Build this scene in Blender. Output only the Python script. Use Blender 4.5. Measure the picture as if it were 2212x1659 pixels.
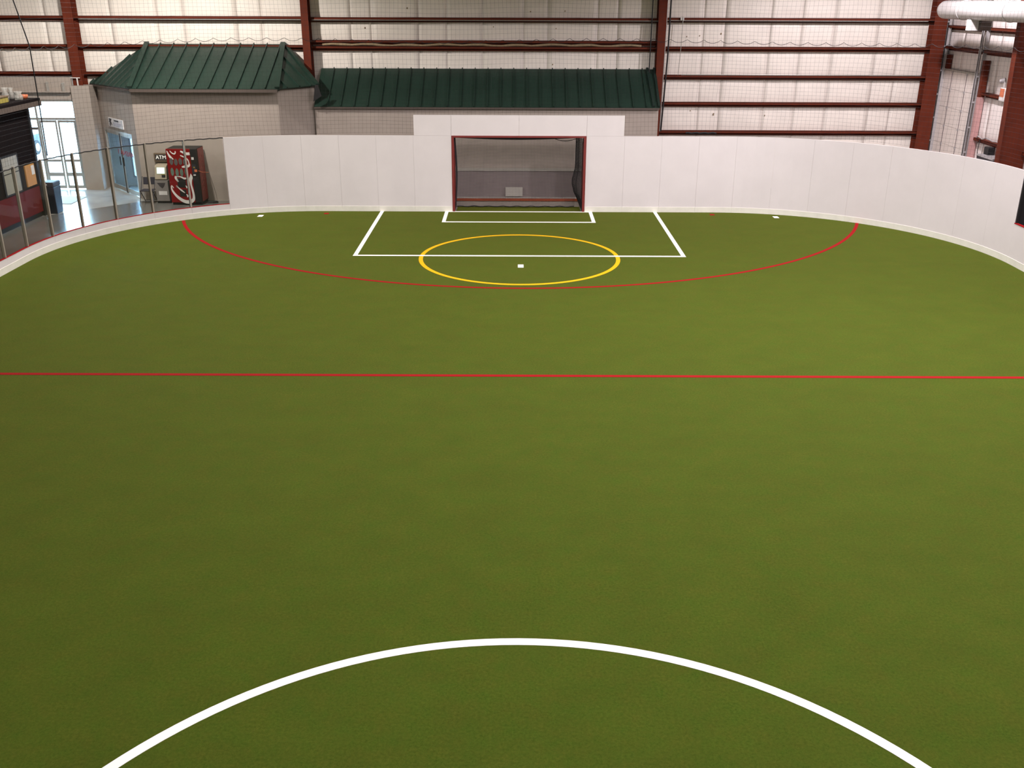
import bpy, math, random
from mathutils import Vector, Matrix

for o in list(bpy.data.objects):
    bpy.data.objects.remove(o)
scene = bpy.context.scene
C = scene.collection
PI = math.pi
random.seed(7)

# ------------------------------------------------------------------ camera
F_PX, PITCH, YAW, ROLL, CAM_H, CAM_X = 2087.86, 0.3808, 0.0010, 0.0034, 6.5695, -0.164
cam_d = bpy.data.cameras.new('camera')
cam_d.sensor_fit = 'HORIZONTAL'
cam_d.sensor_width = 36.0
cam_d.lens = F_PX / 2212 * 36.0
cam_d.clip_end = 400
cam = bpy.data.objects.new('camera', cam_d)
C.objects.link(cam)
fw = Vector((-math.sin(YAW) * math.cos(PITCH), math.cos(YAW) * math.cos(PITCH), -math.sin(PITCH)))
rt0 = Vector((math.cos(YAW), math.sin(YAW), 0))
up0 = rt0.cross(fw)
rt = rt0 * math.cos(ROLL) + up0 * math.sin(ROLL)
up = up0 * math.cos(ROLL) - rt0 * math.sin(ROLL)
M4 = Matrix((rt, up, -fw)).transposed().to_4x4()
M4.translation = (CAM_X, 0, CAM_H)
cam.matrix_world = M4
scene.camera = cam

# ------------------------------------------------------------------ world, exposure
world = bpy.data.worlds.new('daylight')
scene.world = world
world.use_nodes = True
bg = world.node_tree.nodes['Background']
bg.inputs[0].default_value = (0.50, 0.76, 1.0, 1)
bg.inputs[1].default_value = 26.0
vs = scene.view_settings
vs.view_transform = 'Standard'
vs.look = 'None'
vs.gamma = 1.0
vs.use_curve_mapping = False
vs.exposure = 0.0
LAMP_W = 2000.0
LAMP_Z = 9.0
WARM, PINK = (1.0, 0.93, 0.88), (1.0, 0.915, 0.97)
# x, y, relative strength, tint of every high bay lamp hung under the roof
LAMPS = [(-11.5, 29.3, 1.75, WARM), (11.2, 29.3, 1.3, PINK), (0, 24.5, 0.42, PINK),
         (-5.5, 21.0, 0.42, WARM), (5.5, 20.0, 1.1, PINK),
         (-11, 17.5, 0.08, WARM), (0.5, 15.0, 0.65, PINK), (11, 18.0, 1.75, PINK),
         (-5.5, 10.0, 0.25, WARM), (5.5, 10.0, 0.6, PINK),
         (0, 5.0, 0.6, WARM), (-11, 4.0, 0.06, WARM), (11, 4.0, 0.45, PINK),
         (-5.5, -3, 0.35, WARM), (5.5, -3, 0.5, PINK), (0, -11, 0.6, WARM), (-17.8, 28.5, 0.30, WARM)]

# ------------------------------------------------------------------ helpers
def srgb(h):
    h = h.lstrip('#')
    r = []
    for i in (0, 2, 4):
        c = int(h[i:i + 2], 16) / 255
        r.append(c / 12.92 if c <= 0.04045 else ((c + 0.055) / 1.055) ** 2.4)
    return tuple(r)

MATS = {}
def mat(name, color, rough=0.6, metal=0.0, noise=0.0, nscale=6.0, bump=0.0, bscale=40.0, spec=0.5, emit=None, estr=0.0, stretch=None):
    if name in MATS:
        return MATS[name]
    m = bpy.data.materials.new(name)
    m.use_nodes = True
    nt = m.node_tree
    b = nt.nodes['Principled BSDF']
    c = srgb(color) if isinstance(color, str) else color
    b.inputs['Base Color'].default_value = (*c, 1)
    b.inputs['Roughness'].default_value = rough
    b.inputs['Metallic'].default_value = metal
    b.inputs['Specular IOR Level'].default_value = spec
    if emit:
        b.inputs['Emission Color'].default_value = (*srgb(emit), 1)
        b.inputs['Emission Strength'].default_value = estr
    tc = nt.nodes.new('ShaderNodeTexCoord')
    src = tc.outputs['Object']
    if stretch:
        mp = nt.nodes.new('ShaderNodeMapping')
        mp.inputs['Scale'].default_value = stretch
        nt.links.new(src, mp.inputs[0]); src = mp.outputs[0]
    if noise > 0:
        n = nt.nodes.new('ShaderNodeTexNoise')
        n.inputs['Scale'].default_value = nscale
        n.inputs['Detail'].default_value = 5
        n.inputs['Roughness'].default_value = 0.6
        nt.links.new(src, n.inputs['Vector'])
        r = nt.nodes.new('ShaderNodeValToRGB')
        r.color_ramp.elements[0].position = 0.3
        r.color_ramp.elements[1].position = 0.7
        r.color_ramp.elements[0].color = (*[x * (1 - noise) for x in c], 1)
        r.color_ramp.elements[1].color = (*[min(1, x * (1 + noise)) for x in c], 1)
        nt.links.new(n.outputs['Fac'], r.inputs[0])
        nt.links.new(r.outputs[0], b.inputs['Base Color'])
    if bump > 0:
        n2 = nt.nodes.new('ShaderNodeTexNoise')
        n2.inputs['Scale'].default_value = bscale
        n2.inputs['Detail'].default_value = 4
        nt.links.new(src, n2.inputs['Vector'])
        bp = nt.nodes.new('ShaderNodeBump')
        bp.inputs['Strength'].default_value = bump
        bp.inputs['Distance'].default_value = 0.02
        nt.links.new(n2.outputs['Fac'], bp.inputs['Height'])
        nt.links.new(bp.outputs[0], b.inputs['Normal'])
    MATS[name] = m
    return m

def glass_mat(name, tint, haze=0.0, hcol='#8d8f86'):
    m = bpy.data.materials.new(name)
    m.use_nodes = True
    nt = m.node_tree
    nt.nodes.remove(nt.nodes['Principled BSDF'])
    out = nt.nodes['Material Output']
    t = nt.nodes.new('ShaderNodeBsdfTransparent'); t.inputs[0].default_value = (*tint, 1)
    g = nt.nodes.new('ShaderNodeBsdfGlossy'); g.inputs['Roughness'].default_value = 0.03
    fr = nt.nodes.new('ShaderNodeFresnel'); fr.inputs[0].default_value = 1.32
    mx = nt.nodes.new('ShaderNodeMixShader')
    ge = nt.nodes.new('ShaderNodeNewGeometry'); mt = nt.nodes.new('ShaderNodeMath'); mt.operation = 'SUBTRACT'; mt.inputs[0].default_value = 1.0
    ml = nt.nodes.new('ShaderNodeMath'); ml.operation = 'MULTIPLY'
    nt.links.new(ge.outputs['Backfacing'], mt.inputs[1]); nt.links.new(mt.outputs[0], ml.inputs[0]); nt.links.new(fr.outputs[0], ml.inputs[1])
    nt.links.new(ml.outputs[0], mx.inputs[0]); nt.links.new(t.outputs[0], mx.inputs[1]); nt.links.new(g.outputs[0], mx.inputs[2])
    last = mx
    if haze:
        d = nt.nodes.new('ShaderNodeBsdfDiffuse'); d.inputs[0].default_value = (*srgb(hcol), 1)
        m2 = nt.nodes.new('ShaderNodeMixShader'); m2.inputs[0].default_value = haze
        nt.links.new(mx.outputs[0], m2.inputs[1]); nt.links.new(d.outputs[0], m2.inputs[2]); last = m2
    nt.links.new(last.outputs[0], out.inputs[0])
    MATS[name] = m
    return m

def turf_material():
    m = bpy.data.materials.new('turf')
    m.use_nodes = True
    nt = m.node_tree
    b = nt.nodes['Principled BSDF']
    tc = nt.nodes.new('ShaderNodeTexCoord')
    def noise(scale, detail, rough, vec=None):
        n = nt.nodes.new('ShaderNodeTexNoise')
        n.inputs['Scale'].default_value = scale; n.inputs['Detail'].default_value = detail; n.inputs['Roughness'].default_value = rough
        nt.links.new(vec or tc.outputs['Object'], n.inputs['Vector'])
        return n.outputs['Fac']
    def ramp(fac, c0, c1, p0=0.3, p1=0.7):
        r = nt.nodes.new('ShaderNodeValToRGB')
        r.color_ramp.elements[0].position = p0; r.color_ramp.elements[1].position = p1
        r.color_ramp.elements[0].color = (*c0, 1); r.color_ramp.elements[1].color = (*c1, 1)
        nt.links.new(fac, r.inputs[0]); return r.outputs[0]
    def mixc(fac, a, bb, mode='MIX'):
        x = nt.nodes.new('ShaderNodeMix'); x.data_type = 'RGBA'; x.blend_type = mode
        if isinstance(fac, float): x.inputs['Factor'].default_value = fac
        else: nt.links.new(fac, x.inputs['Factor'])
        nt.links.new(a, x.inputs[6]); nt.links.new(bb, x.inputs[7]); return x.outputs[2]
    green = ramp(noise(34, 6, 0.85), (0.0215, 0.0537, 0.0035), (0.0577, 0.0964, 0.0090), 0.38, 0.62)
    olive = ramp(noise(28, 6, 0.85), (0.0348, 0.0521, 0.0043), (0.0770, 0.0909, 0.0105), 0.38, 0.62)
    patch = noise(3.2, 7, 0.8)
    pf = ramp(patch, (0, 0, 0), (1, 1, 1), 0.34, 0.68)
    col = mixc(pf, green, olive)
    mp = nt.nodes.new('ShaderNodeMapping'); mp.inputs['Scale'].default_value = (0.8, 1.1, 1)
    nt.links.new(tc.outputs['Object'], mp.inputs[0])
    streak = ramp(noise(1.4, 4, 0.6, mp.outputs[0]), (0.93, 0.93, 0.93), (1.06, 1.06, 1.06))
    col = mixc(1.0, col, streak, 'MULTIPLY')
    nt.links.new(col, b.inputs['Base Color'])
    b.inputs['Roughness'].default_value = 0.95
    b.inputs['Specular IOR Level'].default_value = 0.05
    b.inputs['Sheen Weight'].default_value = 0.12
    b.inputs['Sheen Roughness'].default_value = 0.5
    b.inputs['Sheen Tint'].default_value = (0.80, 0.66, 0.14, 1)
    bp = nt.nodes.new('ShaderNodeBump'); bp.inputs['Strength'].default_value = 0.5; bp.inputs['Distance'].default_value = 0.01
    nt.links.new(noise(160, 3, 0.7), bp.inputs['Height']); nt.links.new(bp.outputs[0], b.inputs['Normal'])
    MATS['turf'] = m
    return m

def concrete_material(name, c0, c1, rough):
    m = mat(name, c0, rough=rough, spec=0.5)
    nt = m.node_tree; b = nt.nodes['Principled BSDF']
    tc = nt.nodes.new('ShaderNodeTexCoord'); n = nt.nodes.new('ShaderNodeTexNoise')
    n.inputs['Scale'].default_value = 1.3; n.inputs['Detail'].default_value = 8
    nt.links.new(tc.outputs['Object'], n.inputs['Vector'])
    r = nt.nodes.new('ShaderNodeValToRGB')
    r.color_ramp.elements[0].color = (*srgb(c0), 1); r.color_ramp.elements[1].color = (*srgb(c1), 1)
    r.color_ramp.elements[0].position = 0.3; r.color_ramp.elements[1].position = 0.7
    nt.links.new(n.outputs['Fac'], r.inputs[0]); nt.links.new(r.outputs[0], b.inputs['Base Color'])
    return m

class MB:
    def __init__(s): s.v = []; s.f = []
    def add(s, vs, fs):
        n = len(s.v); s.v += [tuple(p) for p in vs]; s.f += [tuple(i + n for i in f) for f in fs]; return s
    def box(s, x0, x1, y0, y1, z0, z1):
        return s.add([(x0, y0, z0), (x1, y0, z0), (x1, y1, z0), (x0, y1, z0), (x0, y0, z1), (x1, y0, z1), (x1, y1, z1), (x0, y1, z1)],
                     [(3, 2, 1, 0), (4, 5, 6, 7), (0, 1, 5, 4), (1, 2, 6, 5), (2, 3, 7, 6), (3, 0, 4, 7)])
    def obox(s, o, a, b, c):
        o, a, b, c = map(Vector, (o, a, b, c))
        P = [o, o + a, o + a + b, o + b]; P += [p + c for p in P]
        return s.add(P, [(3, 2, 1, 0), (4, 5, 6, 7), (0, 1, 5, 4), (1, 2, 6, 5), (2, 3, 7, 6), (3, 0, 4, 7)])
    def prism(s, pts, d):
        d = Vector(d); n = len(pts); P = [Vector(p) for p in pts]
        return s.add(P + [p + d for p in P], [tuple(range(n - 1, -1, -1)), tuple(range(n, 2 * n))] + [(i, (i + 1) % n, n + (i + 1) % n, n + i) for i in range(n)])
    def tube(s, path, r, n=6, closed=False, caps=True):
        P = [Vector(p) for p in path]; m = len(P); rings = []
        for i, p in enumerate(P):
            if closed: t = P[(i + 1) % m] - P[i - 1]
            else: t = P[min(i + 1, m - 1)] - P[max(i - 1, 0)]
            t.normalize()
            a = t.cross(Vector((0, 0, 1)) if abs(t.z) < 0.9 else Vector((1, 0, 0))).normalized(); b = t.cross(a)
            rr = r[i] if isinstance(r, (list, tuple)) else r
            rings.append([p + a * (rr * math.cos(2 * PI * k / n)) + b * (rr * math.sin(2 * PI * k / n)) for k in range(n)])
        vs = [q for R in rings for q in R]; fs = []
        for i in range(m if closed else m - 1):
            j = (i + 1) % m
            for k in range(n):
                fs.append((i * n + k, i * n + (k + 1) % n, j * n + (k + 1) % n, j * n + k))
        if caps and not closed:
            fs.append(tuple(range(n - 1, -1, -1))); fs.append(tuple((m - 1) * n + k for k in range(n)))
        return s.add(vs, fs)
    def lathe(s, prof, c=(0, 0, 0), n=20):
        c = Vector(c); vs = []; fs = []
        for r, z in prof:
            for k in range(n): vs.append(c + Vector((r * math.cos(2 * PI * k / n), r * math.sin(2 * PI * k / n), z)))
        for i in range(len(prof) - 1):
            for k in range(n):
                fs.append((i * n + k, i * n + (k + 1) % n, (i + 1) * n + (k + 1) % n, (i + 1) * n + k))
        fs.append(tuple(range(n - 1, -1, -1))); fs.append(tuple((len(prof) - 1) * n + k for k in range(n)))
        return s.add(vs, fs)
    def build(s, name, material, parent=None, smooth=False, bevel=0.0, loc=None):
        me = bpy.data.meshes.new(name)
        me.from_pydata(s.v, [], s.f); me.update()
        me.materials.append(material)
        if smooth:
            for p in me.polygons: p.use_smooth = True
        o = bpy.data.objects.new(name, me); C.objects.link(o)
        if parent: o.parent = parent
        if loc: o.location = loc
        if bevel:
            bv = o.modifiers.new('bevel', 'BEVEL'); bv.width = bevel; bv.segments = 2; bv.limit_method = 'ANGLE'
        return o

def tag(o, label=None, cat=None, group=None, kind=None):
    if label: o['label'] = label
    if cat: o['category'] = cat
    if group: o['group'] = group
    if kind: o['kind'] = kind
    return o

def empty(name, loc=(0, 0, 0), label=None, cat=None, group=None, kind=None, rz=0):
    o = bpy.data.objects.new(name, None); C.objects.link(o); o.location = loc; o.rotation_euler = (0, 0, rz)
    o.empty_display_size = 0.2
    return tag(o, label, cat, group, kind)

def text_mesh(name, body, size, material, parent, mw, extrude=0.004, shear=0.0):
    cu = bpy.data.curves.new(name, 'FONT'); cu.body = body; cu.size = size; cu.extrude = extrude; cu.align_x = 'CENTER'; cu.align_y = 'CENTER'; cu.shear = shear
    t = bpy.data.objects.new('tmp_text', cu); C.objects.link(t)
    dg = bpy.context.evaluated_depsgraph_get()
    me = bpy.data.meshes.new_from_object(t.evaluated_get(dg))
    bpy.data.objects.remove(t)
    me.name = name; me.materials.clear(); me.materials.append(material)
    me.transform(mw)
    o = bpy.data.objects.new(name, me); C.objects.link(o); o.parent = parent
    return o

def ribbon(pts, y, th=0.004):
    """flat print of varying width on a plane facing -Y; pts = (x, z, width)"""
    L = []; R = []
    for i, (x, z, w) in enumerate(pts):
        a = pts[max(i - 1, 0)]; b = pts[min(i + 1, len(pts) - 1)]
        d = Vector((b[0] - a[0], b[1] - a[1])).normalized(); n = Vector((-d.y, d.x))
        L.append((x + n.x * w / 2, y, z + n.y * w / 2)); R.append((x - n.x * w / 2, y, z - n.y * w / 2))
    m = len(pts); vs = L + R + [(p[0], y - th, p[2]) for p in L + R]
    fs = []
    for i in range(m - 1):
        fs += [(2 * m + i, 2 * m + i + 1, 3 * m + i + 1, 3 * m + i), (i, m + i, m + i + 1, i + 1),
               (i, i + 1, 2 * m + i + 1, 2 * m + i), (m + i + 1, m + i, 3 * m + i, 3 * m + i + 1)]
    return vs, fs

def smooth_pts(P, n=6):
    out = []
    for i in range(len(P) - 1):
        p0 = P[max(i - 1, 0)]; p1 = P[i]; p2 = P[i + 1]; p3 = P[min(i + 2, len(P) - 1)]
        for k in range(n):
            t = k / n
            out.append(tuple(0.5 * ((2 * b) + (-a + c) * t + (2 * a - 5 * b + 4 * c - d) * t * t + (-a + 3 * b - 3 * c + d) * t ** 3) for a, b, c, d in zip(p0, p1, p2, p3)))
    out.append(tuple(P[-1])); return out

# ------------------------------------------------------------------ materials
turf_material()
concrete_material('concrete', '#8f8c86', '#a8a49c', 0.20)
concrete_material('walkway', '#5c5a57', '#6a6763', 0.22)
mat('board', '#d8d2d1', 0.35, noise=0.03, nscale=1.2)
mat('kick', '#e0ded2', 0.45, noise=0.06, nscale=3)
mat('line_white', '#f4f2ec', 0.9, spec=0.1)
mat('line_red', '#941216', 0.9, spec=0.1, noise=0.08, nscale=30)
mat('line_yellow', '#f0ae18', 0.9, spec=0.1, noise=0.06, nscale=30)
mat('steel', '#5c2412', 0.7, spec=0.2, noise=0.15, nscale=3)
mat('goal_red', '#742420', 0.5, noise=0.12, nscale=5)
mat('goal_bar', '#9c4420', 0.55, noise=0.15, nscale=5)
mat('primer', '#b48a86', 0.6, noise=0.12, nscale=4)
mat('insulation', '#e6ded4', 0.45, noise=0.05, nscale=1.5, bump=0.6, bscale=2.5)
mat('insulation_side', '#e8dfda', 0.45, noise=0.05, nscale=1.5, bump=0.6, bscale=2.5)
mat('stain', '#8d7a5e', 0.8, noise=0.2, nscale=10)
mat('tape', '#bdb3a8', 0.4, noise=0.05, nscale=4)
mat('ceiling', '#cfc8bf', 0.6, noise=0.05, nscale=1)
mat('stucco', '#a0958b', 0.85, noise=0.05, nscale=3, bump=0.2, bscale=60)
mat('stucco_low', '#7d7270', 0.8, noise=0.05, nscale=3)
mat('trim_pale', '#a9a49b', 0.6)
mat('green_roof', '#1e332a', 0.42, noise=0.12, nscale=1.2, spec=0.4)
mat('green_edge', '#182a24', 0.45)
mat('soffit', '#4e433c', 0.7)
mat('black', '#141213', 0.6)
mat('black_paint', '#120d0e', 0.85, spec=0.1, noise=0.1, nscale=3)
mat('maroon', '#560a11', 0.7, spec=0.2, noise=0.08, nscale=2)
mat('alu', '#b9b7b0', 0.35, metal=0.6)
mat('alu_olive', '#a0978a', 0.5, metal=0.2)
mat('galv', '#aaa6a6', 0.45, metal=0.15, noise=0.1, nscale=8)
mat('white_metal', '#d8d4d0', 0.45)
mat('duct', '#c4c0be', 0.35, metal=0.15, noise=0.03, nscale=3)
mat('door_panel', '#e4dad2', 0.5, noise=0.03, nscale=3)
mat('door_line', '#7d7272', 0.6)
mat('net', '#16161a', 0.8)
mat('net_goal', '#19171a', 0.8)
mat('navy', '#0d1226', 0.4)
mat('chair_dark', '#2c2a34', 0.5)
mat('coke_red', '#760d12', 0.3, noise=0.04, nscale=3)
mat('coke_white', '#d9d6d0', 0.4)
mat('can_grey', '#5a5654', 0.4, noise=0.3, nscale=30)
mat('bottle_green', '#5d6f64', 0.4, noise=0.25, nscale=30)
mat('coke_side', '#7c2622', 0.35, noise=0.05, nscale=4)
mat('coke_side_print', '#a8605a', 0.4)
mat('cream', '#9a8f7c', 0.5)
mat('atm_grey', '#7c7672', 0.5)
mat('screen', '#c8e0d0', 0.3, emit='#d4efe0', estr=1.1)
mat('sign_glow', '#ffffff', 0.4, emit='#fff4e4', estr=0.5)
mat('paper', '#cfcbc8', 0.6)
mat('tan', '#b5803a', 0.6, noise=0.1, nscale=8)
mat('window_grey', '#8d8878', 0.35, noise=0.06, nscale=3)
mat('sign_white', '#d8d4d2', 0.5)
mat('ink', '#3a3436', 0.6)
mat('ink_pale', '#a9a6b4', 0.6)
mat('letter_red', '#a02a38', 0.5)
mat('mat_pale', '#b9bab6', 0.7)
mat('orange', '#c8704c', 0.5)
mat('yellow_item', '#8f8340', 0.6)
mat('asphalt', '#8a8a88', 0.85, noise=0.1, nscale=2)
mat('car_paint', '#1b2a45', 0.25, spec=0.6)
mat('car_dark', '#101418', 0.3)
mat('tyre', '#151515', 0.8)
mat('lamp_red', '#7a2018', 0.3)
mat('wood', '#6b5a48', 0.7)
glass_mat('glass_rink', (0.93, 0.94, 0.92), 0.008, '#8d8f80')
glass_mat('glass_store', (0.92, 0.97, 1.0))
glass_mat('glass_door', (0.70, 0.78, 0.85), 0.06, '#7f97b0')
glass_mat('clear_plastic', (0.85, 0.86, 0.86), 0.25, '#d8d4cc')

# ================================================================== STRUCTURE
X0, X1, Y0, YW, ZC = -22.0, 15.2, -24.0, 36.2, 9.6
GOAL_Y, HALF, RC = 31.70, 13.07, 6.70
ST = HALF - RC                      # where the end straight turns into the corner arc
ARC = RC * PI / 2
def path(s, off=0.0):
    """point on the inner board line, s metres from the goal centre (negative to the west); off = outward"""
    a = abs(s); sg = 1 if s >= 0 else -1
    if a < ST: p, n = (a, GOAL_Y), (0, 1)
    elif a < ST + ARC:
        t = (a - ST) / RC; n = (math.sin(t), math.cos(t)); p = (ST + RC * n[0], GOAL_Y - RC + RC * n[1])
    else: p, n = (HALF, GOAL_Y - RC - (a - ST - ARC)), (1, 0)
    return Vector((sg * (p[0] + n[0] * off), p[1] + n[1] * off, 0))
def slab(s0, s1, o0, o1, z0, z1, seg=0.3):
    """curved slab following the board line"""
    if s1 < s0: s0, s1 = s1, s0
    n = max(1, int(math.ceil((s1 - s0) / seg)))
    if max(abs(s0), abs(s1)) <= ST and s0 * s1 > 0: n = 1
    mb = MB(); vs = []; fs = []
    for i in range(n + 1):
        s = s0 + (s1 - s0) * i / n
        a = path(s, o0); b = path(s, o1)
        vs += [(a.x, a.y, z0), (b.x, b.y, z0), (b.x, b.y, z1), (a.x, a.y, z1)]
    for i in range(n):
        k = 4 * i
        for j in range(4): fs.append((k + j, k + 4 + j, k + 4 + (j + 1) % 4, k + (j + 1) % 4))
    fs.append((0, 1, 2, 3)); fs.append((4 * n + 3, 4 * n + 2, 4 * n + 1, 4 * n))
    return mb.add(vs, fs)

floor = MB().box(X0, X1, Y0, YW, -0.3, -0.012).build('floor', MATS['concrete'])
tag(floor, 'polished pale concrete floor of the hall and entrance', 'floor', kind='structure')

# turf field with its line markings
S_END = ST + ARC + 45.0
poly = [path(-S_END)]
ns = 60
for i in range(ns + 1):
    poly.append(path(-(ST + ARC) + 2 * (ST + ARC) * i / ns))
poly.append(path(S_END))
turf = MB().prism([(p.x, p.y, -0.010) for p in poly][::-1], (0, 0, 0.010)).build('turf_field', MATS['turf'])
tag(turf, 'green artificial turf field inside the white boards', 'turf', kind='structure')
pocket = MB().box(-2.05, 2.05, GOAL_Y + 0.001, 32.62, -0.010, 0.0).build('goal_turf', MATS['turf'], turf)

LZ0, LZ1 = 0.0005, 0.004
def band_arc(cx, cy, r0, r1, a0, a1, n=96):
    mb = MB(); vs = []; fs = []
    for i in range(n + 1):
        a = a0 + (a1 - a0) * i / n; c, s = math.cos(a), math.sin(a)
        vs += [(cx + r0 * c, cy + r0 * s, LZ0), (cx + r1 * c, cy + r1 * s, LZ0), (cx + r1 * c, cy + r1 * s, LZ1), (cx + r0 * c, cy + r0 * s, LZ1)]
    for i in range(n):
        k = 4 * i
        for j in range(4): fs.append((k + j, k + (j + 1) % 4, k + 4 + (j + 1) % 4, k + 4 + j))
    return mb.add(vs, fs)
def lift(mb, dz): mb.v = [(x, y, z + dz) for x, y, z in mb.v]; return mb
band_arc(-0.091, 4.134, 4.605, 4.721, 0, 2 * PI, 160).build('centre_circle_line', MATS['line_white'], turf)
w = 0.105
b = MB(); LY = 16.822
b.box(-HALF, HALF, LY - w / 2, LY + w / 2, LZ0, LZ1)
b.build('red_line', MATS['line_red'], turf)
px, py = 4.547, 25.767
b = MB()
b.box(-px, -px + 0.115, py, GOAL_Y, LZ0, LZ1).box(px - 0.115, px, py, GOAL_Y, LZ0, LZ1).box(-px, px, py, py + 0.115, LZ0 + 0.001, LZ1 + 0.001)
b.build('penalty_box_line', MATS['line_white'], turf)
gx, gy = 2.418, 30.04
b = MB()
b.box(-gx, -gx + 0.115, gy, GOAL_Y, LZ0, LZ1).box(gx - 0.115, gx, gy, GOAL_Y, LZ0, LZ1).box(-gx, gx, gy, gy + 0.115, LZ0 + 0.001, LZ1 + 0.001).box(-gx, gx, GOAL_Y - 0.085, GOAL_Y + 0.03, LZ0 + 0.001, LZ1 + 0.001)
b.build('goal_box_line', MATS['line_white'], turf)
lift(band_arc(0.0, 25.663, 2.615, 2.7264, 0, 2 * PI, 96), -0.0003).build('yellow_circle_line', MATS['line_yellow'], turf)
band_arc(0.043, 33.922, 11.205, 11.305, math.radians(199.6), math.radians(340.6), 120).build('red_arc_line', MATS['line_red'], turf)
for nm, x, y, hw, hd, mm in (('penalty_spot', 0.03, 24.75, 0.075, 0.15, 'line_white'), ('corner_spot', -8.31, 30.89, 0.08, 0.13, 'line_white'),
                             ('corner_spot', 8.30, 30.97, 0.08, 0.13, 'line_white'), ('red_spot', -6.26, 31.29, 0.075, 0.09, 'line_red'), ('red_spot', 6.31, 31.32, 0.075, 0.09, 'line_red')):
    MB().box(x - hw, x + hw, y - hd, y + hd, LZ0, LZ1 + 0.001).build(nm, MATS[mm], turf)

# darker walkway between the boards and the entrance
MB().prism([(-21.9, 20, -0.0118), (-13.6, 20, -0.0118), (-13.6, 24, -0.0118), (-9.2, 31.9, -0.0118), (-9.0, 33.48, -0.0118), (-12.85, 33.35, -0.0118), (-15.7, 30.3, -0.0118), (-21.9, 24.5, -0.0118)], (0, 0, 0.006)).build('walkway', MATS['walkway'], floor)
MB().box(-17.6, -15.2, 32.75, 34.1, -0.0118, 0.006).build('entrance_mat', MATS['mat_pale'], floor)

# ---- end wall with openings
OPEN = [(-18.9, -15.78, 0.0, 3.15), (-14.3, -11.0, 0.3, 2.7)]
wb = MB()
wb.box(X0, X1, YW, YW + 0.15, 3.15, ZC)
wb.box(X0, -18.9, YW, YW + 0.15, -0.3, 3.15)
wb.box(-15.78, -14.3, YW, YW + 0.15, -0.3, 3.15)
wb.box(-14.3, -11.0, YW, YW + 0.15, -0.3, 0.3)
wb.box(-14.3, -11.0, YW, YW + 0.15, 2.7, 3.15)
wb.box(-11.0, X1, YW, YW + 0.15, -0.3, 3.15)
wb.box(-18.9, -15.78, YW, YW + 0.15, -0.3, -0.02)
wall_back = wb.build('wall_back', MATS['insulation'])
tag(wall_back, 'end wall of cream insulation sheets behind red steel girts', 'wall', kind='structure')
GZ = {'right': [5.92, 4.97, 4.02, 3.09, 2.10], 'mid': [5.90, 5.15, 4.955, 3.0], 'left': [5.92, 4.98, 4.06], 'far_left': [5.92, 4.98, 4.06]}
BAYS = [('far_left', -22.0, -15.57), ('left', -15.57, -7.40), ('mid', -7.40, 4.95), ('right', 4.95, 14.9)]
def insulation_sheet(x0, x1, z0, z1, girts, parent, material, seed, side=False):
    """a blanket sheet, pillowing between the girts and pinched at its seams"""
    rnd = random.Random(seed); nx, nz = 8, int((z1 - z0) / 0.12) + 2
    vs = []; fs = []
    gl = sorted(girts)
    ph = rnd.uniform(0, 6); am = rnd.uniform(0.003, 0.006)
    for j in range(nz + 1):
        z = z0 + (z1 - z0) * j / nz
        dmin = min(abs(z - (g - 0.07)) for g in gl)
        pil = min(1.0, dmin / 0.3); pil = pil * (2 - pil)
        for i in range(nx + 1):
            u = i / nx
            e = min(u, 1 - u) * nx
            edge = min(1.0, e / 1.2)
            d = 0.045 * pil * (0.94 + 0.06 * edge) + am * edge * pil * math.sin(ph + u * 9 + z * 2.3) * math.sin(z * 3.1 + ph * 2 + u * 3)
            if side: vs.append((X1 - 0.14 - d, x0 + (x1 - x0) * u, z))
            else: vs.append((x0 + (x1 - x0) * u, YW - 0.06 - d, z))
    for j in range(nz):
        for i in range(nx):
            a = j * (nx + 1) + i
            f = (a, a + 1, a + nx + 2, a + nx + 1)
            fs.append(f if not side else f[::-1])
    o = MB().add(vs, fs).build('insulation_sheet', material, parent, smooth=True)
    sd = o.modifiers.new('thickness', 'SOLIDIFY'); sd.thickness = 0.03; sd.offset = -1
    return o
k = 0
for nm, xa, xb in BAYS:
    zb = {'right': 1.0, 'mid': 3.2, 'left': 3.3, 'far_left': 3.2}[nm]
    n = max(1, round((xb - xa) / 1.3))
    for i in range(n):
        k += 1
        jx = lambda q: 0.0 if q in (0, n) else 0.28 * math.sin(q * 2.7 + xa)
        a = xa + (xb - xa) * i / n + jx(i); c = xa + (xb - xa) * (i + 1) / n + jx(i + 1)
        insulation_sheet(a - 0.002, c + 0.002, zb, 8.4, GZ[nm] + [7.0, 8.2], wall_back, MATS['insulation'], k)
def girt(xa, xb, zt, parent, h=0.145, mname='steel'):
    m = MB()
    m.box(xa, xb, 35.86, 35.875, zt - 0.075, zt)          # lip
    m.box(xa, xb, 35.86, 36.10, zt - 0.012, zt + 0.001)     # top flange
    m.box(xa, xb, 36.03, 36.045, zt - h, zt - 0.01)        # web
    m.box(xa, xb, 35.97, 36.045, zt - h - 0.01, zt - h)    # bottom flange
    return m.build('girt', MATS[mname], parent)
for nm, xa, xb in BAYS:
    for z in GZ[nm] + [7.0]:
        if nm in ('left',) and z < 4.2: girt(-15.4, -13.9, z, wall_back)
        elif nm == 'mid' and z < 4: continue
        else: girt(xa + 0.12, xb - 0.12, z, wall_back)
# pale conduits clipped along some girts
for xa, xb, z in ((-7.2, 4.85, 5.81), (5.1, 14.2, 5.83), (5.75, 14.2, 4.035), (-15.3, -7.5, 5.815)):
    MB().tube([(xa, 35.845, z), (xb, 35.845, z)], 0.017, 6).build('conduit', MATS['alu'], wall_back)
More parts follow.
